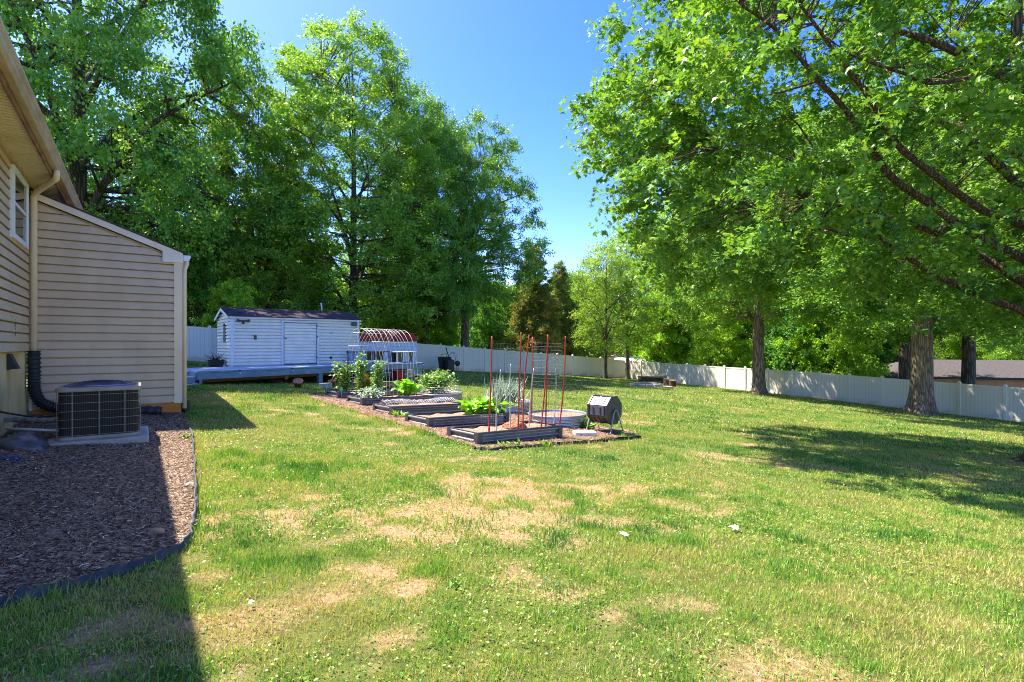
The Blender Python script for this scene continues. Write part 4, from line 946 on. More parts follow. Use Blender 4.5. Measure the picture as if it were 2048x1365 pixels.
# ------------------------------------------------------------- wire panels
M_WIRE=mat('grey_wire',lin((.52,.53,.54)),lin((.4,.41,.42)),.5,.4,9)
M_WIREW=mat('pale_wire',lin((.88,.87,.83)),lin((.74,.73,.70)),.4,.2,9)
def wirepanel(name,A,B,z0,z1,nx_,nz_,r,mt,label,cat):
    A=Vector(A);B=Vector(B); m=MB()
    for i in range(nx_+1):
        q=A.lerp(B,i/nx_); m.tube([q+Vector((0,0,z0)),q+Vector((0,0,z1))],r,4)
    for k in range(nz_+1):
        z=z0+(z1-z0)*k/nz_; m.tube([A+Vector((0,0,z)),B+Vector((0,0,z))],r,4)
    return tag(m.obj(name,mt),label,cat)
uA,uB=u_at(0,981,.16),u_at(0,1040,.2)
wirepanel('wire_trellis',bedp(0,uA,.16),bedp(0,uB,.2),.62,1.60,9,11,.0017,M_WIRE,'wire mesh panel tied between the two leftmost tall red stakes','trellis')
uA,uB=u_at(0,1063,.62),u_at(0,1124,.12)
wirepanel('wire_trellis',bedp(0,uA,.62),bedp(0,uB,.12),.10,1.66,9,22,.0017,M_WIRE,'wire mesh panel between the back red stake and the rightmost red stake','trellis')
wirepanel('wire_guard',bedp(1,u_at(1,957,.0),-.05,-.2),bedp(1,u_at(1,1003,.0),-.05,-.2),.0,.24,12,6,.0025,M_WIREW,'low pale wire guard between the nearest two beds','wire guard')
# soil mound
p=bedp(0,u_at(0,1028,.45),.45); mo=lump('soil_mound',(p.x,p.y,p.z+.0),.20,mulchmat('mound_soil',lin((.42,.24,.16)),lin((.62,.40,.28)),lin((.76,.56,.42))),'heap of reddish soil between the stakes in the nearest bed','soil mound',21,(1.25,.9,.6),.2,18)
# arch trellis between the fourth and farthest beds
q0=F1+np.array((-1.05,1.4))*3
def arw(u,v): q=q0+bu*u+bv*v; return q
m=MB(); s0,s1=.80,2.12; SPAN=2.05; ZT=1.98
for i in range(11):
    u=s0+(s1-s0)*i/10; pts=[]
    for k in range(29):
        th=math.pi*k/28; v=.80+SPAN/2-SPAN/2*math.cos(th); q=arw(u+.04*math.sin(k*.3+i),v); zz=g(*q)*.4+.07+ZT*min(1,(math.sin(th)**.62)); pts.append((q[0],q[1],zz))
    m.tube(pts,.0045,4)
for k in (1,3,7,11,14,18,22,25,27):
    th=math.pi*k/28; v=.80+SPAN/2-SPAN/2*math.cos(th); pts=[]
    for i in (0,5,10):
        u=s0+(s1-s0)*i/10; q=arw(u,v); pts.append((q[0],q[1],g(*q)*.4+.07+ZT*min(1,math.sin(th)**.62)))
    m.tube(pts,.0042,4)
tag(m.obj('arch_trellis',M_WIREW,None,True),'pale wire arch trellis standing between the fourth and farthest beds','trellis')
# netting over the middle bed and round the far tank
def netting(name,fn,nu,nv,r,mt,label,cat,seed=2):
    rr=np.random.default_rng(seed); m=MB()
    Pn=[[Vector(fn(i/nu,k/nv))+Vector((0,0,rr.normal(0,.008))) for k in range(nv+1)] for i in range(nu+1)]
    for i in range(nu+1): m.tube(Pn[i],r,4)
    for k in range(nv+1): m.tube([Pn[i][k] for i in range(nu+1)],r,4)
    return tag(m.obj(name,mt),label,cat)
netting('wire_netting',lambda a,b: bedp(2,.12+a*1.95,.42+b*.42,.03+.10*math.sin(math.pi*b)+.02*math.sin(a*9)),30,7,.0028,M_WIREW,'bent wire netting lying over the back of the middle raised bed','netting')
def ringf(a,b):
    th=2*math.pi*a; r=.60-.03*b; return (T3[0]+r*math.cos(th),T3[1]+r*math.sin(th),g(T3[0],T3[1])+.26+.20*b)
netting('wire_cage',ringf,44,4,.0025,M_WIREW,'low ring of wire mesh standing in the farthest round tank','wire cage')
def ring2(a,b):
    th=2*math.pi*a; return (T2[0]-.05+.42*math.cos(th),T2[1]+.42*math.sin(th),g(*T2)+.26+.62*b)
netting('wire_cage',ring2,30,7,.0022,M_WIRE,'tall thin wire cage round the spiky plants of the middle tank','wire cage')
# turquoise markers
M_TURQ=mat('turquoise_disc',lin((.25,.80,.70)),lin((.20,.70,.62)),.5)
for px,v,l in ((653.5,.80,'turquoise disc marker at the left back corner of the farthest bed'),(683,-.06,'turquoise disc marker in front of the farthest bed')):
    q=bedp(4,u_at(4,px,v)-(.0),v,-.0); o=thing('plant_marker',l,'marker',(q.x,q.y,q.z-(.2 if v<0 else .05)),.2,'turquoise disc markers')
    hh=.30 if v<0 else .18
    MB().lathe([(.045,-.006),(.045,.006)],18).obj('disc',M_TURQ,o).matrix_local=Matrix.Translation((0,-.01,hh))@Matrix.Rotation(R(90),4,'X'); MB().tube([(0,0,-.1),(0,0,hh)],.007,6).obj('stem',M_GRYS,o)

# ------------------------------------------------------------- garden plants
PLG=leafmat('garden_leaf',[lin((.24,.42,.15)),lin((.40,.58,.21)),lin((.56,.70,.29)),lin((.72,.80,.46))],.35,(1.15,1.1,.6),.4,.4)
PLB=leafmat('bright_lettuce',[lin((.44,.68,.14)),lin((.56,.80,.18)),lin((.66,.86,.26))],.4,(1.1,1.05,.5),.35,.5)
PLP=leafmat('pale_sage_leaf',[lin((.48,.58,.46)),lin((.66,.74,.62)),lin((.82,.86,.78))],.25,(1,1,.8),.6,.3)
PLR=leafmat('red_lettuce',[lin((.52,.34,.12)),lin((.58,.50,.14)),lin((.60,.66,.18))],.35,(1.1,1,.5),.45,.3)
M_STEM=mat('green_stem',lin((.46,.56,.26)),lin((.36,.42,.20)),.7)
def vine(name,loc,H_,rad,nstem,nleaf,lsize,mt,label,cat,seed,tmpl=L_OVAL,lean=(0,0),shape='col',wid=1.0,grp=None,droop=.3):
    r=np.random.default_rng(seed); o=thing(name,label,cat,loc,0,grp); sm=MB(); ps=[];axs=[];nn=[]
    for k in range(nstem):
        a=r.uniform(0,6.28); b0=Vector((math.cos(a),math.sin(a),0))*rad*.35*r.random(); hk=H_*r.uniform(.6,1.0)
        top=Vector((math.cos(a)*rad*r.uniform(.2,1)+lean[0],math.sin(a)*rad*r.uniform(.2,1)+lean[1],hk))
        md=b0.lerp(top,.5)+Vector((r.normal(0,.06),r.normal(0,.06),0.05))
        pth=bez([b0,md,top],8); sm.tube(pth,[.008-.004*i/len(pth) for i in range(len(pth))],5)
        m_=nleaf//nstem; tt=r.random(m_)**(.75 if shape=='col' else .55)
        P_=np.array([tuple(q) for q in pth]); ii=np.clip((tt*(len(pth)-1)).astype(int),0,len(pth)-1); base=P_[ii]
        az=r.uniform(0,6.28,m_); el=r.normal(.15,.4,m_)
        ax=np.stack([np.cos(az)*np.cos(el),np.sin(az)*np.cos(el),np.sin(el)-droop],-1)
        w=(rad*.55*(1.1-tt*.6) if shape=='col' else rad*.6*np.ones(m_))
        base=base+ax*(w*r.random(m_))[:,None]*np.array((1,1,.5)); ps.append(base); axs.append(ax); nn.append(np.stack([r.normal(0,.5,m_),r.normal(0,.5,m_),np.ones(m_)],-1))
    sm.obj('stem',M_STEM,o,True); ps=np.concatenate(ps); n=len(ps)
    link('foliage',leafmesh('foliage',ps,np.concatenate(axs),np.concatenate(nn),lsize*r.uniform(.5,1.2,n),tmpl,r.random(n),wid),mt,o); return o
pb5=lambda px,v,n=4: bedp(n,u_at(n,px,v),v)
vine('climbing_plant',pb5(688,.35),.90,.30,10,700,.085,PLG,'bushy climbing plant round the black post of the farthest bed','plant',31,wid=1.5)
vine('climbing_plant',pb5(722,.40),1.25,.22,9,620,.085,PLG,'tallest climbing plant, against the arch in the farthest bed','plant',32,wid=1.5,lean=(.05,0))
vine('climbing_plant',pb5(754,.45,3),1.05,.22,9,620,.085,PLG,'tall light green plant in the fourth bed in front of the arch','plant',33,wid=1.5,lean=(.05,0))
vine('sage_plant',pb5(742,.30,3),.28,.42,16,420,.10,PLP,'low pale grey leaved plant at the front of the fourth bed','plant',34,shape='bush',wid=.8)
vine('lettuce',pb5(727,.75,4),.32,.16,7,60,.22,PLR,'reddish yellow lettuce behind the fourth bed','plant',35,L_BROAD,shape='bush',droop=-.5)
vine('lettuce',pb5(815,.55,3),.34,.24,9,80,.22,PLB,'bright yellow green lettuce at the right end of the fourth bed','plant',36,L_BROAD,shape='bush',droop=-.35)
vine('leafy_bush',(T3[0]-.12,T3[1]+.05,g(*T3)+.22),.72,.50,28,2300,.085,PLG,'wide light green leafy bush in the farthest round tank','bush',37,shape='bush',wid=1.3)
q=bedp(1,u_at(1,957,.55),.55); vine('broadleaf_plant',(q.x,q.y,q.z-.02),.27,.36,14,130,.19,PLB,'broad wavy leaved bright green plant at the right end of the second bed','plant',38,L_BROAD,shape='bush',droop=-.1,wid=1.15)
q=bedp(1,u_at(1,985,.4),.35); vine('broadleaf_plant',(q.x,q.y,q.z-.02),.20,.36,9,70,.18,PLG,'pale broad leaved plant spilling over the end of the second bed','plant',39,L_BROAD,shape='bush',droop=.05,wid=1.1)
# spiky alliums in the middle tank
r=np.random.default_rng(8); o=thing('garlic_plants','clump of grey green spiky garlic plants in the middle round tank','plants',(T2[0]-.1,T2[1],g(*T2)+.24),0); m=MB()
n=420; a=r.uniform(0,6.28,n); el=r.uniform(.55,1.5,n); b=np.stack([r.normal(0,.22,n),r.normal(0,.2,n),np.zeros(n)+r.uniform(0,.25,n)],-1)
link('foliage',leafmesh('foliage',b,np.stack([np.cos(a)*np.cos(el),np.sin(a)*np.cos(el),np.sin(el)],-1),np.stack([np.cos(a),np.sin(a),np.ones(n)*.4],-1),r.uniform(.25,.62,n),L_NEEDLE,r.random(n),.75),PLP,o)
for k in range(10):
    x,y=r.normal(0,.18),r.normal(0,.16); m.tube([(x,y,0),(x+r.normal(0,.05),y,.4),(x+r.normal(0,.12),y,.72)],.007,5)
m.obj('stem',M_STEM,o)
# weeds on the front of the beds and a few loose ones
def weed(px,py,label,s,seed,n=26,sz=.16):
    p=gp(px,py); r=np.random.default_rng(seed); a=r.uniform(0,6.28,n); el=r.uniform(.4,1.35,n)
    me=leafmesh('weed',np.stack([r.normal(0,.04*s,n),r.normal(0,.04*s,n),np.zeros(n)],-1),np.stack([np.cos(a)*np.cos(el),np.sin(a)*np.cos(el),np.sin(el)],-1),np.stack([-np.cos(a),-np.sin(a),np.ones(n)],-1),sz*s*r.uniform(.5,1.2,n),L_OVAL,r.random(n),.55)
    o=link('weed',me,PLG); o.location=p; tag(o,label,'weed')
weed(1033,893,'thin weed growing in front of the nearest raised bed',1.0,1,9,.17); weed(1003,893,'small weed in front of the nearest raised bed, left of the taller one',.8,2,14)
weed(796,835,'dark clump of leaves at the front corner of the middle bed',1.3,3,34); weed(1090,893,'low spreading weed at the right of the nearest bed front',1.2,4,40,.10)
weed(370,880,'bright green weed tuft growing in the sunny mulch strip',.9,5,60,.10); weed(315,1135,'broad green weed at the mulch edging in the shade',.8,6,34,.06); weed(1172,858,'grassy weed beside the nearest round tank',1.3,7,30,.22)
weed(258,1140,'thin tall weed sprouting from the shaded mulch near its edging',.8,8,14,.07); weed(912,1176,'dark green rosette weed on the bare patch of the lawn',.55,9,26,.12)
# ------------------------------------------------------------- trees
M_BARK=bark('grey_brown_bark',lin((.68,.58,.50)),lin((.50,.42,.35)))
M_BARKD=bark('dark_bark',lin((.52,.44,.38)),lin((.32,.26,.22)))
M_BARKR=bark('reddish_limb_bark',lin((.62,.46,.36)),lin((.34,.24,.19)),8)
M_BARKP=bark('pale_bark',lin((.66,.60,.53)),lin((.44,.39,.34)))
GL=[(.070,.170,.032),(.122,.27,.044),(.175,.34,.048),(.255,.43,.07),(.34,.50,.10)]
M_LEAF=leafmat('broad_leaves',GL,.38,(1.3,1.15,.5),.40,.38)
M_LEAFF=leafmat('far_leaves',GL,.40,(1.3,1.15,.5),.6,.25)
M_NEED=leafmat('conifer_needles',[(.03,.08,.04),(.05,.12,.05),(.08,.16,.06),(.12,.19,.07)],.18,(1.2,1.1,.6),.6,.25)
M_CEDAR=leafmat('cedar_sprays',[(.06,.12,.035),(.11,.18,.045),(.17,.22,.06),(.25,.22,.09),(.33,.22,.12)],.2,(1.2,1.1,.6),.7,.2)

def env(kind,t):
    t=np.asarray(t,float)
    if kind=='egg':   return np.sqrt(np.clip(1-np.clip(t,0,1)**2.3,0,1))*np.clip(.66+t*1.3,0,1)
    if kind=='round': return np.sqrt(np.clip(1-(2*t-.92)**2/1.18,0,1))
    if kind=='cone':  return np.clip(1.02-t,0,1)**.85*np.clip(t*9+.35,0,1)
    if kind=='col':   return np.clip(np.sin(np.pi*np.clip(t*.93+.05,0,1))**.5,0,1)
    if kind=='dome':  return np.sqrt(np.clip(1-t**2.2,0,1))*np.clip(.72+t*1.4,0,1)
def build_tree(name,seed,H_,cb,Rr,kind,nclus,ntw,nl,lsize,tmpl,tr,wid=1.0,twl=1.0,up=.25,droop=.18,lobes=.22,inner=.36,limbs=12,flat=.55):
    """trunk with limbs, and a crown of leaves set along twigs; returns two meshes"""
    r=np.random.default_rng(seed); tk=MB()
    n=14; ph=r.uniform(0,6.28,4); TP=[]
    for i in range(n+1):
        s=i/n; TP.append(Vector((.10*Rr*.35*math.sin(s*3+ph[0])*s,.10*Rr*.35*math.sin(s*2.6+ph[1])*s,H_*.93*s)))
    rad=[tr*((1-.93*(i/n))**.8)*(1+.75*math.exp(-i*1.6)) for i in range(n+1)]
    # finer flare at the bottom
    P2=[TP[0],TP[0].lerp(TP[1],.12),TP[0].lerp(TP[1],.35)]+TP[1:]; R2=[rad[0]*1.06,tr*1.32,tr*1.10]+[tr*((1-.93*(i/n))**.8) for i in range(1,n+1)]
    tk.tube([p-Vector((0,0,.25)) if i==0 else p for i,p in enumerate(P2)],R2,12)
    def axis(z):
        s=np.clip(z/(H_*.93),0,1)*n; i=int(min(s,n-1)); return TP[i].lerp(TP[i+1],float(s-i))
    def erad(t,a): return env(kind,t)*Rr*(1+lobes*(np.sin(2*a+ph[0]+3*t)*.5+np.sin(3*a+ph[1]-5*t)*.5+np.sin(5*a+ph[2]+9*t)*.35))
    # limbs
    LP=[]
    for k in range(limbs):
        t=(k+.5)/limbs*.86; a=k*2.399+ph[3]; z0=H_*(cb+(1-cb)*t*.80)*.97
        if kind in('cone',): z0=H_*(cb+(1-cb)*t)
        L=float(erad(min(t*.9+.12,.97),a))*.86; z1=z0+(H_-z0)*.30+.3*L*(1-t) if kind!='cone' else z0-.05*L
        A=axis(z0); B=Vector((A.x+math.cos(a)*L,A.y+math.sin(a)*L,min(z1,H_*.97))); Md=A.lerp(B,.5)+Vector((r.normal(0,.06)*L,r.normal(0,.06)*L,.10*L))
        path=bez([A,Md,B],6); r0=tr*(1-.85*z0/H_)*.52
        tk.tube(path,[max(.012,r0*(1-.85*i/(len(path)-1))) for i in range(len(path))],7); LP+=[(q,max(.012,r0*(1-.85*i/(len(path)-1)))) for i,q in enumerate(path)]
    LPa=np.array([tuple(q) for q,_ in LP]); 
    # clusters
    C=[]; 
    while len(C)<nclus:
        t=r.random(); 
        if r.random()>env(kind,t)**1.3+.05: continue
        a=r.uniform(0,6.283); f=r.random()**inner; rr=float(erad(t,a))*f
        z=H_*(cb+(1-cb)*t); A=axis(z); C.append((A.x+rr*math.cos(a),A.y+rr*math.sin(a),z,math.cos(a),math.sin(a),t))
    C=np.array(C); c=C[:,:3]; out=np.stack([C[:,3],C[:,4],up+.9*(C[:,5]-.35)],-1)
    for q in c:
        dd_=np.linalg.norm(LPa-q,axis=1)+.8*np.clip(LPa[:,2]-q[2],0,9); i=int(np.argmin(dd_)); A,ra=LP[i]; B=Vector(q)
        tk.tube([A,A.lerp(B,.5)+Vector((0,0,.06*(B-A).length)),B],[min(ra,.05*Rr/5),.018*Rr/5+.004,.006],4,cap=False)
    # twigs and leaves
    N=len(c); td=nrm((out[:,None,:]*.75+r.normal(0,.75,(N,ntw,3)))*np.array((1,1,flat))); ln=twl*r.uniform(.55,1.15,(N,ntw))
    s=r.random((N,ntw,nl))**.75
    pos=c[:,None,None,:]+td[:,:,None,:]*(s*ln[:,:,None])[...,None]+r.normal(0,.10*twl,(N,ntw,nl,3)); pos[...,2]-=.14*twl*s**2
    ax=td[:,:,None,:]*.6+r.normal(0,.65,(N,ntw,nl,3)); ax[...,2]-=droop
    nn=r.normal(0,.70,(N,ntw,nl,3)); nn[...,2]+=.70; nn+=out[:,None,None,:]*.25
    cl=np.broadcast_to(r.normal(.5,.13,(N,1,1))+r.normal(0,.08,(N,ntw,1)),(N,ntw,nl)); rnd=np.clip(cl+r.normal(0,.14,(N,ntw,nl)),0,1)
    sz=lsize*r.uniform(.6,1.2,N*ntw*nl)
    me=leafmesh(name+'_crown',pos.reshape(-1,3),ax.reshape(-1,3),nn.reshape(-1,3),sz,tmpl,rnd.ravel(),wid)
    return tk.mesh(name+'_trunk'),me
V={}
V['poplar']=(build_tree('poplar',1,22,.13,6.0,'egg',640,8,32,.15,L_OVAL,.26,1.25,1.0,up=.25,lobes=.13,inner=.42,limbs=20),M_BARKD,M_LEAF)
V['oak']=(build_tree('oak',2,18,.26,6.2,'round',420,8,42,.14,L_OVAL,.42,1.4,1.05,up=.15,lobes=.2),M_BARK,M_LEAF)
V['broad']=(build_tree('broad',3,16,.16,6.5,'dome',420,8,46,.132,L_OVAL,.40,1.4,1.15,up=.1,lobes=.26),M_BARKD,M_LEAF)
V['young']=(build_tree('young',4,11,.20,3.2,'col',230,7,16,.15,L_OVAL,.17,1.0,.85,up=.3,lobes=.34,inner=.5),M_BARKP,M_LEAFF)
V['under']=(build_tree('under',5,7,.06,3.2,'dome',230,7,24,.16,L_OVAL,.13,1.4,.8,up=.2,lobes=.3),M_BARKD,M_LEAFF)
V['cedar']=(build_tree('cedar',6,11,.04,2.3,'cone',330,7,16,.30,L_OVAL,.20,.42,.55,up=.75,droop=-.5,lobes=.2,inner=.55,limbs=26,flat=1),M_BARK,M_CEDAR)
V['pine']=(build_tree('pine',7,20,.40,4.0,'round',210,7,30,.30,L_NEEDLE,.32,.9,.8,up=.35,droop=-.1,lobes=.35,inner=.5),M_BARKP,M_NEED)
TN={'poplar':'tall_tree','oak':'oak_tree','broad':'broad_tree','young':'young_tree','under':'understory_tree','cedar':'cedar_tree','pine':'pine_tree'}
TH={'poplar':(22,6.0),'oak':(18,6.2),'broad':(16,6.5),'young':(11,3.2),'under':(7,3.2),'cedar':(11,2.3),'pine':(20,4.0)}
def tree(kind,px,d,top,half,label,tint=(1,1,1),rz=None,group=None,z=None,barkm=None,wide=None):
    """one tree: column px at distance d, crown top and half width as seen"""
    (tm,cm_),bm_,lm=V[kind]; H0,R0=TH[kind]
    x=(px-1024)/FPX*d; z0=g(x,d) if z is None else z; zt_=CAMZ-(top-HOR)/FPX*d; H_=zt_-z0; Rr=half*d/FPX
    o=thing(TN[kind],label,'tree',(x,d,z0),(px*1.7 if rz is None else rz),group); o.scale=(Rr/R0,Rr/R0,H_/H0)
    a=link('trunk',tm,None,o,True); a.data.materials.clear() if False else None
    if not tm.materials: tm.materials.append(bm_)
    if barkm is not None:
        a.material_slots[0].link='OBJECT'; a.material_slots[0].material=barkm
    b=link('crown',cm_,None,o)
    if not cm_.materials: cm_.materials.append(lm)
    b.color=(*tint,1); a.color=(1,1,1,1); return o
G1='tall trees behind the shed and left fence'; G3='trees beyond the right fence'; G4='young trees growing inside the far fence corner'
tree('broad',150,26,-330,340,'huge dark green tree at the left rising out of the picture above the house',(.95,1.1,1.0),.4,G1)
tree('poplar',330,33,190,150,'tall dark tree standing behind the lean-to roof and the huge left tree',(.8,.95,.85),2.0,G1)
tree('poplar',520,33,150,125,'tall yellow green tree rising behind the left end of the white shed',(1.35,1.2,.9),1.0,G1)
tree('poplar',705,36,58,205,'tallest tree in the middle left, with a peaked crown and dark trunk behind the shed',(1.35,1.3,1.05),3.1,G1)
tree('broad',850,41,190,130,'rounded dark tree filling the gap right of the tallest tree',(1.05,1.12,1.0),5.0,G1)
tree('oak',930,43,235,140,'spreading tree with a long bare grey trunk behind the fence',(.95,1.05,.95),4.0,G1,barkm=M_BARKP)
tree('under',395,30,520,80,'dark bushy tree just right of the house corner above the fence',(.85,1.1,1.0),1.1,G1)
tree('under',470,29,560,58,'bright yellow green sapling overhanging the left end of the shed roof',(2.0,1.75,1.0),2.2,G1)  # understory tints raised to stand in for sunlight the tall trees block
tree('under',575,40,520,95,'low leafy tree behind the middle of the shed roof',(1.75,1.6,1.0),3.3,G1)
tree('under',655,43,560,80,'dark low tree behind the right end of the shed roof',(1.2,1.25,1.0),4.1,G1)
tree('under',780,42,545,85,'low bright tree behind the red roof',(1.8,1.65,1.0),5.3,G1)
tree('under',850,46,560,75,'dark low tree behind the fence left of the bare trunk',(1.0,1.15,1.0),.3,G1)
tree('broad',620,52,480,95,'distant dense tree filling the gap between the two tall trees',(.9,1,.9),.8,G1)
tree('broad',450,48,440,100,'distant dense tree behind the yellow green tree',(.85,1,.9),1.9,G1)
tree('under',1000,58,565,62,'distant round green tree between the bare trunk and the cedars',(1.0,1.1,.9),2.5,G1)
tree('under',965,54,590,50,'small distant tree just right of the bare trunk',(.8,1,1),4.4,G1)
tree('cedar',1068,52,495,62,'tall cedar with browning foliage behind the far fence',(1.6,1.5,1.2),.9,'cedars behind the far fence')
tree('cedar',1118,55,528,50,'narrower dark grey green cedar right of the browning one',(1.5,1.6,1.3),2.9,'cedars behind the far fence')
tree('young',1211,47,500,72,'slender airy tree, left of the two thin trunks before the far fence corner',(1.5,1.25,1.1),1.2,G4,barkm=M_BARKD)
tree('young',1255,50.5,462,82,'slender airy tree, right of the two thin trunks before the far fence corner',(1.6,1.35,1.15),3.7,G4)
tree('under',1150,58,545,62,'grey green rounded tree right of the cedars',(1.15,1.1,1.1),3.0,G3)
tree('broad',1330,62,440,110,'broad tree behind the far fence corner',(1.69,1.52,1.09),.2,G3)
tree('poplar',1395,57,330,105,'twin trunked tree behind the right fence near its corner',(1.69,1.52,1.03),1.7,G3)
tree('under',1320,57,600,60,'low light green bush tree behind the fence corner',(1.88,1.65,1.03),2.7,G3)
tree('under',1440,48,610,62,'light green bush tree above the fence right of the twin trunks',(2.00,1.71,1.03),3.9,G3)
tree('oak',1518,37.5,235,185,'tree with a straight grey brown trunk in front of the right fence',(1.2,1.15,.9),2.4,'yard trees inside the right fence')
tree('under',1590,47,590,80,'dark green undergrowth tree behind the fence right of the straight trunk',(.55,.8,.75),.6,G3)
tree('under',1665,44,575,85,'bright green bushy tree above the fence left of the big trunk',(1.88,1.65,0.98),1.5,G3)
tree('poplar',1560,58,380,120,'distant tall tree behind the straight trunk',(1.1,1.1,.9),2.6,G3)
tree('poplar',1700,55,330,130,'distant tall tree left of the big trunk',(1.2,1.2,.9),3.6,G3)
tree('oak',1812,36.5,140,190,'dark trunked tree beyond the fence just left of the big trunk',(1.1,1.1,.9),.9,G3,barkm=M_BARKD)
tree('oak',1936,36.0,170,190,'dark trunked tree beyond the fence right of the big trunk',(1.1,1.1,.9),5.4,G3,barkm=M_BARKD)
tree('broad',1985,62,470,110,'bright broad tree behind the neighbour roof at the right edge',(1.5,1.4,.9),4.6,G3)
tree('broad',1870,66,500,100,'light green tree behind the neighbour roof beside the big trunk',(1.4,1.3,.9),.6,G3)
tree('under',1760,52,625,60,'dark bush at the left end of the neighbour house',(.55,.75,.7),2.0,G3)
tree('broad',2120,50,430,130,'tree beyond the right fence at the picture edge',(1.2,1.2,.9),1.3,G3)
# big oak inside the right fence: trunk built by itself with buttressed base
bx=gp(1842,829); o=thing('big_oak','big oak with a thick flared furrowed trunk in front of the right fence','tree',(bx.x,bx.y,bx.z),0,'yard trees inside the right fence')
r=np.random.default_rng(3); m=MB(); rows=[]
for z in (-.3,0,.12,.28,.5,.8,1.2,1.8,2.6,3.6,4.8,6.2,7.8,9.5):
    row=[]
    for k in range(41):
        th=2*math.pi*(k%40)/40; fl_=math.exp(-max(z,0)/.55); rr_=.50*(1-.025*z)+.42*fl_*(.75+.35*math.sin(th*5+.7)+.25*math.sin(th*3+2))+.022*math.sin(th*13+z*1.3)
        row.append((rr_*math.cos(th)+.05*math.sin(z*.5),rr_*math.sin(th),z))
    rows.append(row)
m.grid(rows)
for k in range(9):
    a=k*2.4; z=4.6+k*.5; L=6.5-.25*k; m.tube(bez([(0,0,z),(math.cos(a)*L*.5,math.sin(a)*L*.5,z+2),(math.cos(a)*L,math.sin(a)*L,z+3.2)],6),[.22-.012*i for i in range(13)],8)
m.obj('trunk',M_BARK,o,True)
cr_=link('crown',V['oak'][0][1],None,o); cr_.scale=(1.35,1.35,.98); cr_.location=(0,0,-.3); cr_.rotation_euler=(0,0,1.1); cr_.color=(1.0,1.05,.9,1)

# ------------------------------------------------------------- near maple whose branches reach in from the right
MT=np.array((12.35,11.8)); mz=g(*MT)
maple=thing('maple_tree','near maple reaching into the picture from the right with long reddish limbs','tree',(MT[0],MT[1],mz),0,'yard trees inside the right fence')
ML=lambda v: Vector(v)-Vector((MT[0],MT[1],mz))
LIMB=[ # photographed limbs as space curves, tip to trunk: (px,py,distance)
 ([(1600,10,8.6),(1629,48,8.8),(1686,129,9.2),(1724,176,9.5),(1767,243,9.9),(1795,290,10.2),(1852,338,10.5),(1962,419,11.0),(2048,452,11.3)],.115),
 ([(1486,14,9.6),(1543,52,9.9),(1590,105,10.2),(1638,162,10.4),(1690,219,10.7),(1738,290,10.9),(1786,357,11.1),(1862,410,11.2),(1943,467,11.3),(2048,519,11.4)],.13),
 ([(1600,330,10.6),(1676,381,10.9),(1724,429,11.0),(1762,476,11.1),(1795,500,11.2),(1867,548,11.3),(1981,600,11.4),(2048,624,11.4)],.12),
 ([(1520,420,11.9),(1590,440,11.8),(1652,457,11.6),(1695,471,11.4),(1762,476,11.1)],.05),
 ([(1700,110,8.8),(1762,133,9.0),(1810,148,9.2),(1867,167,9.4),(1986,143,9.9),(2033,110,10.2),(2070,130,10.8)],.085),
 ([(1900,80,9.3),(1940,110,9.5),(1986,143,9.9)],.06),
 ([(2036,-60,10.0),(2038,0,10.1),(2033,110,10.2)],.11),
 ([(1440,300,11.8),(1520,260,11.6),(1580,235,11.3),(1650,330,11.1),(1762,476,11.1)],.035),
 ([(1380,180,11.5),(1450,200,11.2),(1540,190,10.8),(1638,162,10.4)],.035)]
tk=MB(); tips=[]
trunkp=[(MT[0]+.02*z,MT[1],mz+z) for z in (-.3,0,.15,.45,1.0,2,3.2,4.5,6,8,10,12)]
tk.tube([ML(p) for p in trunkp],[1.15,.95,.74,.56,.50,.45,.43,.40,.33,.24,.15,.05],16)
for pts,r0 in LIMB:
    w=[P(*q) for q in pts]; r0*=.78
    end=w[-1]
    if pts[-1][0]>=2040:
        zc=end.z-.35-(.12*(12.9-end.x)); w.append(Vector((MT[0]-.1,MT[1],max(zc,mz+2.0))))
    path=bez(w,4)[::-1]; n=len(path)
    tk.tube([ML(p) for p in path],[max(.014,r0*(1-.80*i/(n-1))) for i in range(n)],8)
    tips+=[(p,max(.014,r0*(1-.8*i/(n-1)))) for i,p in enumerate(path)]
tips0=list(tips); rg=np.random.default_rng(44)
for k in range(15):      # limbs away from the view
    a=k*2.399; z=3.0+k*.55; L=rg.uniform(5,8)*(1-.02*k); A=Vector((MT[0],MT[1],mz+z)); B=A+Vector((math.cos(a)*L,math.sin(a)*L*.75,1.2+.35*L)); B.x=max(B.x,3.0); B.y=max(B.y,6.3)
    path=bez([A,A.lerp(B,.5)+Vector((0,0,.5)),B],6); n=len(path)
    tk.tube([ML(p) for p in path],[max(.014,.13*(1-.85*i/(n-1))) for i in range(n)],7); tips+=[(p,.03) for p in path]
MC=np.array((11.6,11.7,7.1)); MR_=np.array((9.6,6.2,5.6))
KEEP=np.array([tuple(p) for p,_ in tips0 if p.x<13])
C=[]
while len(C)<1050:
    q=rg.uniform(-1,1,3); s=(abs(q)**2.8).sum()
    a=math.atan2(q[1],q[0]); lim=1+.13*math.sin(5*a+4*q[2])+.12*math.sin(9*q[2]+3*a)-.06
    if s>lim or rg.random()>(.18+.9*s/lim): continue
    w=MC+MR_*q
    if w[2]<g(w[0],w[1])+2.9+.12*max(0,8-w[0]): continue
    if w[0]>17 and rg.random()<.5: continue
    if w[1]<5.0 or (w[1]<6.6 and w[0]/w[1]<.62): continue
    if w[2]<3.4-.11*max(0,w[0]-6): continue
    if w[1]<10 and rg.random()<.42: continue
    if KEEP is not None and np.min(np.linalg.norm(KEEP-w,axis=1))<.30: continue
    C.append(w)
C=np.array(C); TPa=np.array([tuple(p) for p,_ in tips]); ctr=np.array((MT[0],MT[1],mz+5))
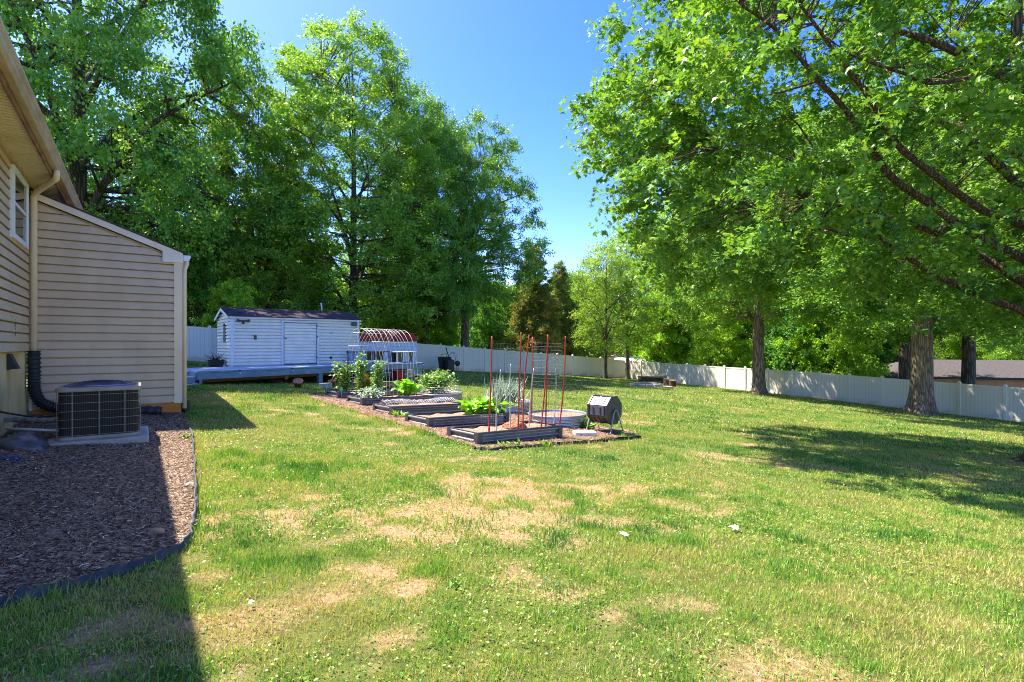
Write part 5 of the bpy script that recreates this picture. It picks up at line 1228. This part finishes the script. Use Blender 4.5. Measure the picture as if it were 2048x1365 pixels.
for q in C:
    i=int(np.argmin(np.linalg.norm(TPa-q,axis=1)+.6*np.clip(TPa[:,2]-q[2],0,9))); A=tips[i][0]; B=Vector(q); L=(B-A).length
    if L<3.4: tk.tube([ML(A),ML(A.lerp(B,.35)+Vector((0,0,.12*L))),ML(A.lerp(B,.7)+Vector((0,0,.10*L))),ML(B)],[min(tips[i][1]*.7,.020),.011,.008,.005],5,cap=False)
dirs_=nrm(nrm(C-ctr)[:,None,:]*.8+rg.normal(0,.62,(len(C),3,3))*np.array((1,1,.55)))
for q,dq in zip(C,dirs_):
    for d3 in dq:
        e_=Vector(q)+Vector(d3)*.75; e_.z-=.12
        tk.tube([ML(Vector(q)),ML(Vector(q).lerp(e_,.5)+Vector((0,0,.03))),ML(e_)],[.008,.005,.003],3,cap=False)
tko=tk.obj('trunk',M_BARKR,maple,True)
N=len(C); NTW,NL=8,30
out=nrm(C-ctr); out[:,2]*=.4
td=nrm(out[:,None,:]*.8+rg.normal(0,.62,(N,NTW,3))*np.array((1,1,.55))); ln=rg.uniform(.55,1.05,(N,NTW))
s=rg.random((N,NTW,NL))**.8
pos=C[:,None,None,:]+td[:,:,None,:]*(s*ln[:,:,None])[...,None]+rg.normal(0,.055,(N,NTW,NL,3)); pos[...,2]-=.25*s**2
ax=td[:,:,None,:]*.7+rg.normal(0,.55,(N,NTW,NL,3)); ax[...,2]-=.35
nn=rg.normal(0,.42,(N,NTW,NL,3)); nn[...,2]+=.9
rnd=np.clip(rg.normal(.5,.12,(N,1,1))+rg.normal(0,.07,(N,NTW,1))+rg.normal(0,.13,(N,NTW,NL)),0,1)
pos=pos.reshape(-1,3)-np.array((MT[0],MT[1],mz))
cm2=leafmesh('maple_crown',pos,ax.reshape(-1,3),nn.reshape(-1,3),.105*rg.uniform(.5,1.3,len(pos)),L_MAPLE,rnd.ravel())
link('crown',cm2,M_LEAF,maple).color=(1.0,1.05,.9,1)

# ------------------------------------------------------------- far wood that reads as one mass
r=np.random.default_rng(71); ps=[];ax=[];nn=[];rn=[];sz=[]
for k in range(74):
    d=r.uniform(72,105); kx=-1.15+2.35*(k+r.uniform(-.5,.5))/74; x=kx*d; z0=g(x,d); Hh=r.uniform(9,13)+(4 if abs(kx)>.45 else 0); Rr=r.uniform(4,6)
    n=2600; t_=r.random(n); a=r.uniform(0,6.28,n); rr=Rr*env('dome',t_)*r.random(n)**.4*(1+.25*np.sin(3*a+t_*7))
    ps.append(np.stack([x+rr*np.cos(a),d+rr*np.sin(a),z0+.3+Hh*t_],-1)); ax.append(np.stack([np.cos(a),np.sin(a),r.normal(-.2,.5,n)],-1)); nn.append(np.stack([np.cos(a)*.5+r.normal(0,.5,n),np.sin(a)*.5+r.normal(0,.5,n),np.ones(n)],-1))
    rn.append(np.clip(r.normal(.5,.12)+r.normal(0,.16,n),0,1)); sz.append(r.uniform(.5,1.0,n))
tag(link('far_wood',leafmesh('far_wood',np.concatenate(ps),np.concatenate(ax),np.concatenate(nn),np.concatenate(sz),L_OVAL,np.concatenate(rn),1.5),M_LEAFF),'distant mass of green woodland beyond the neighbouring yards','woodland',kind='stuff')
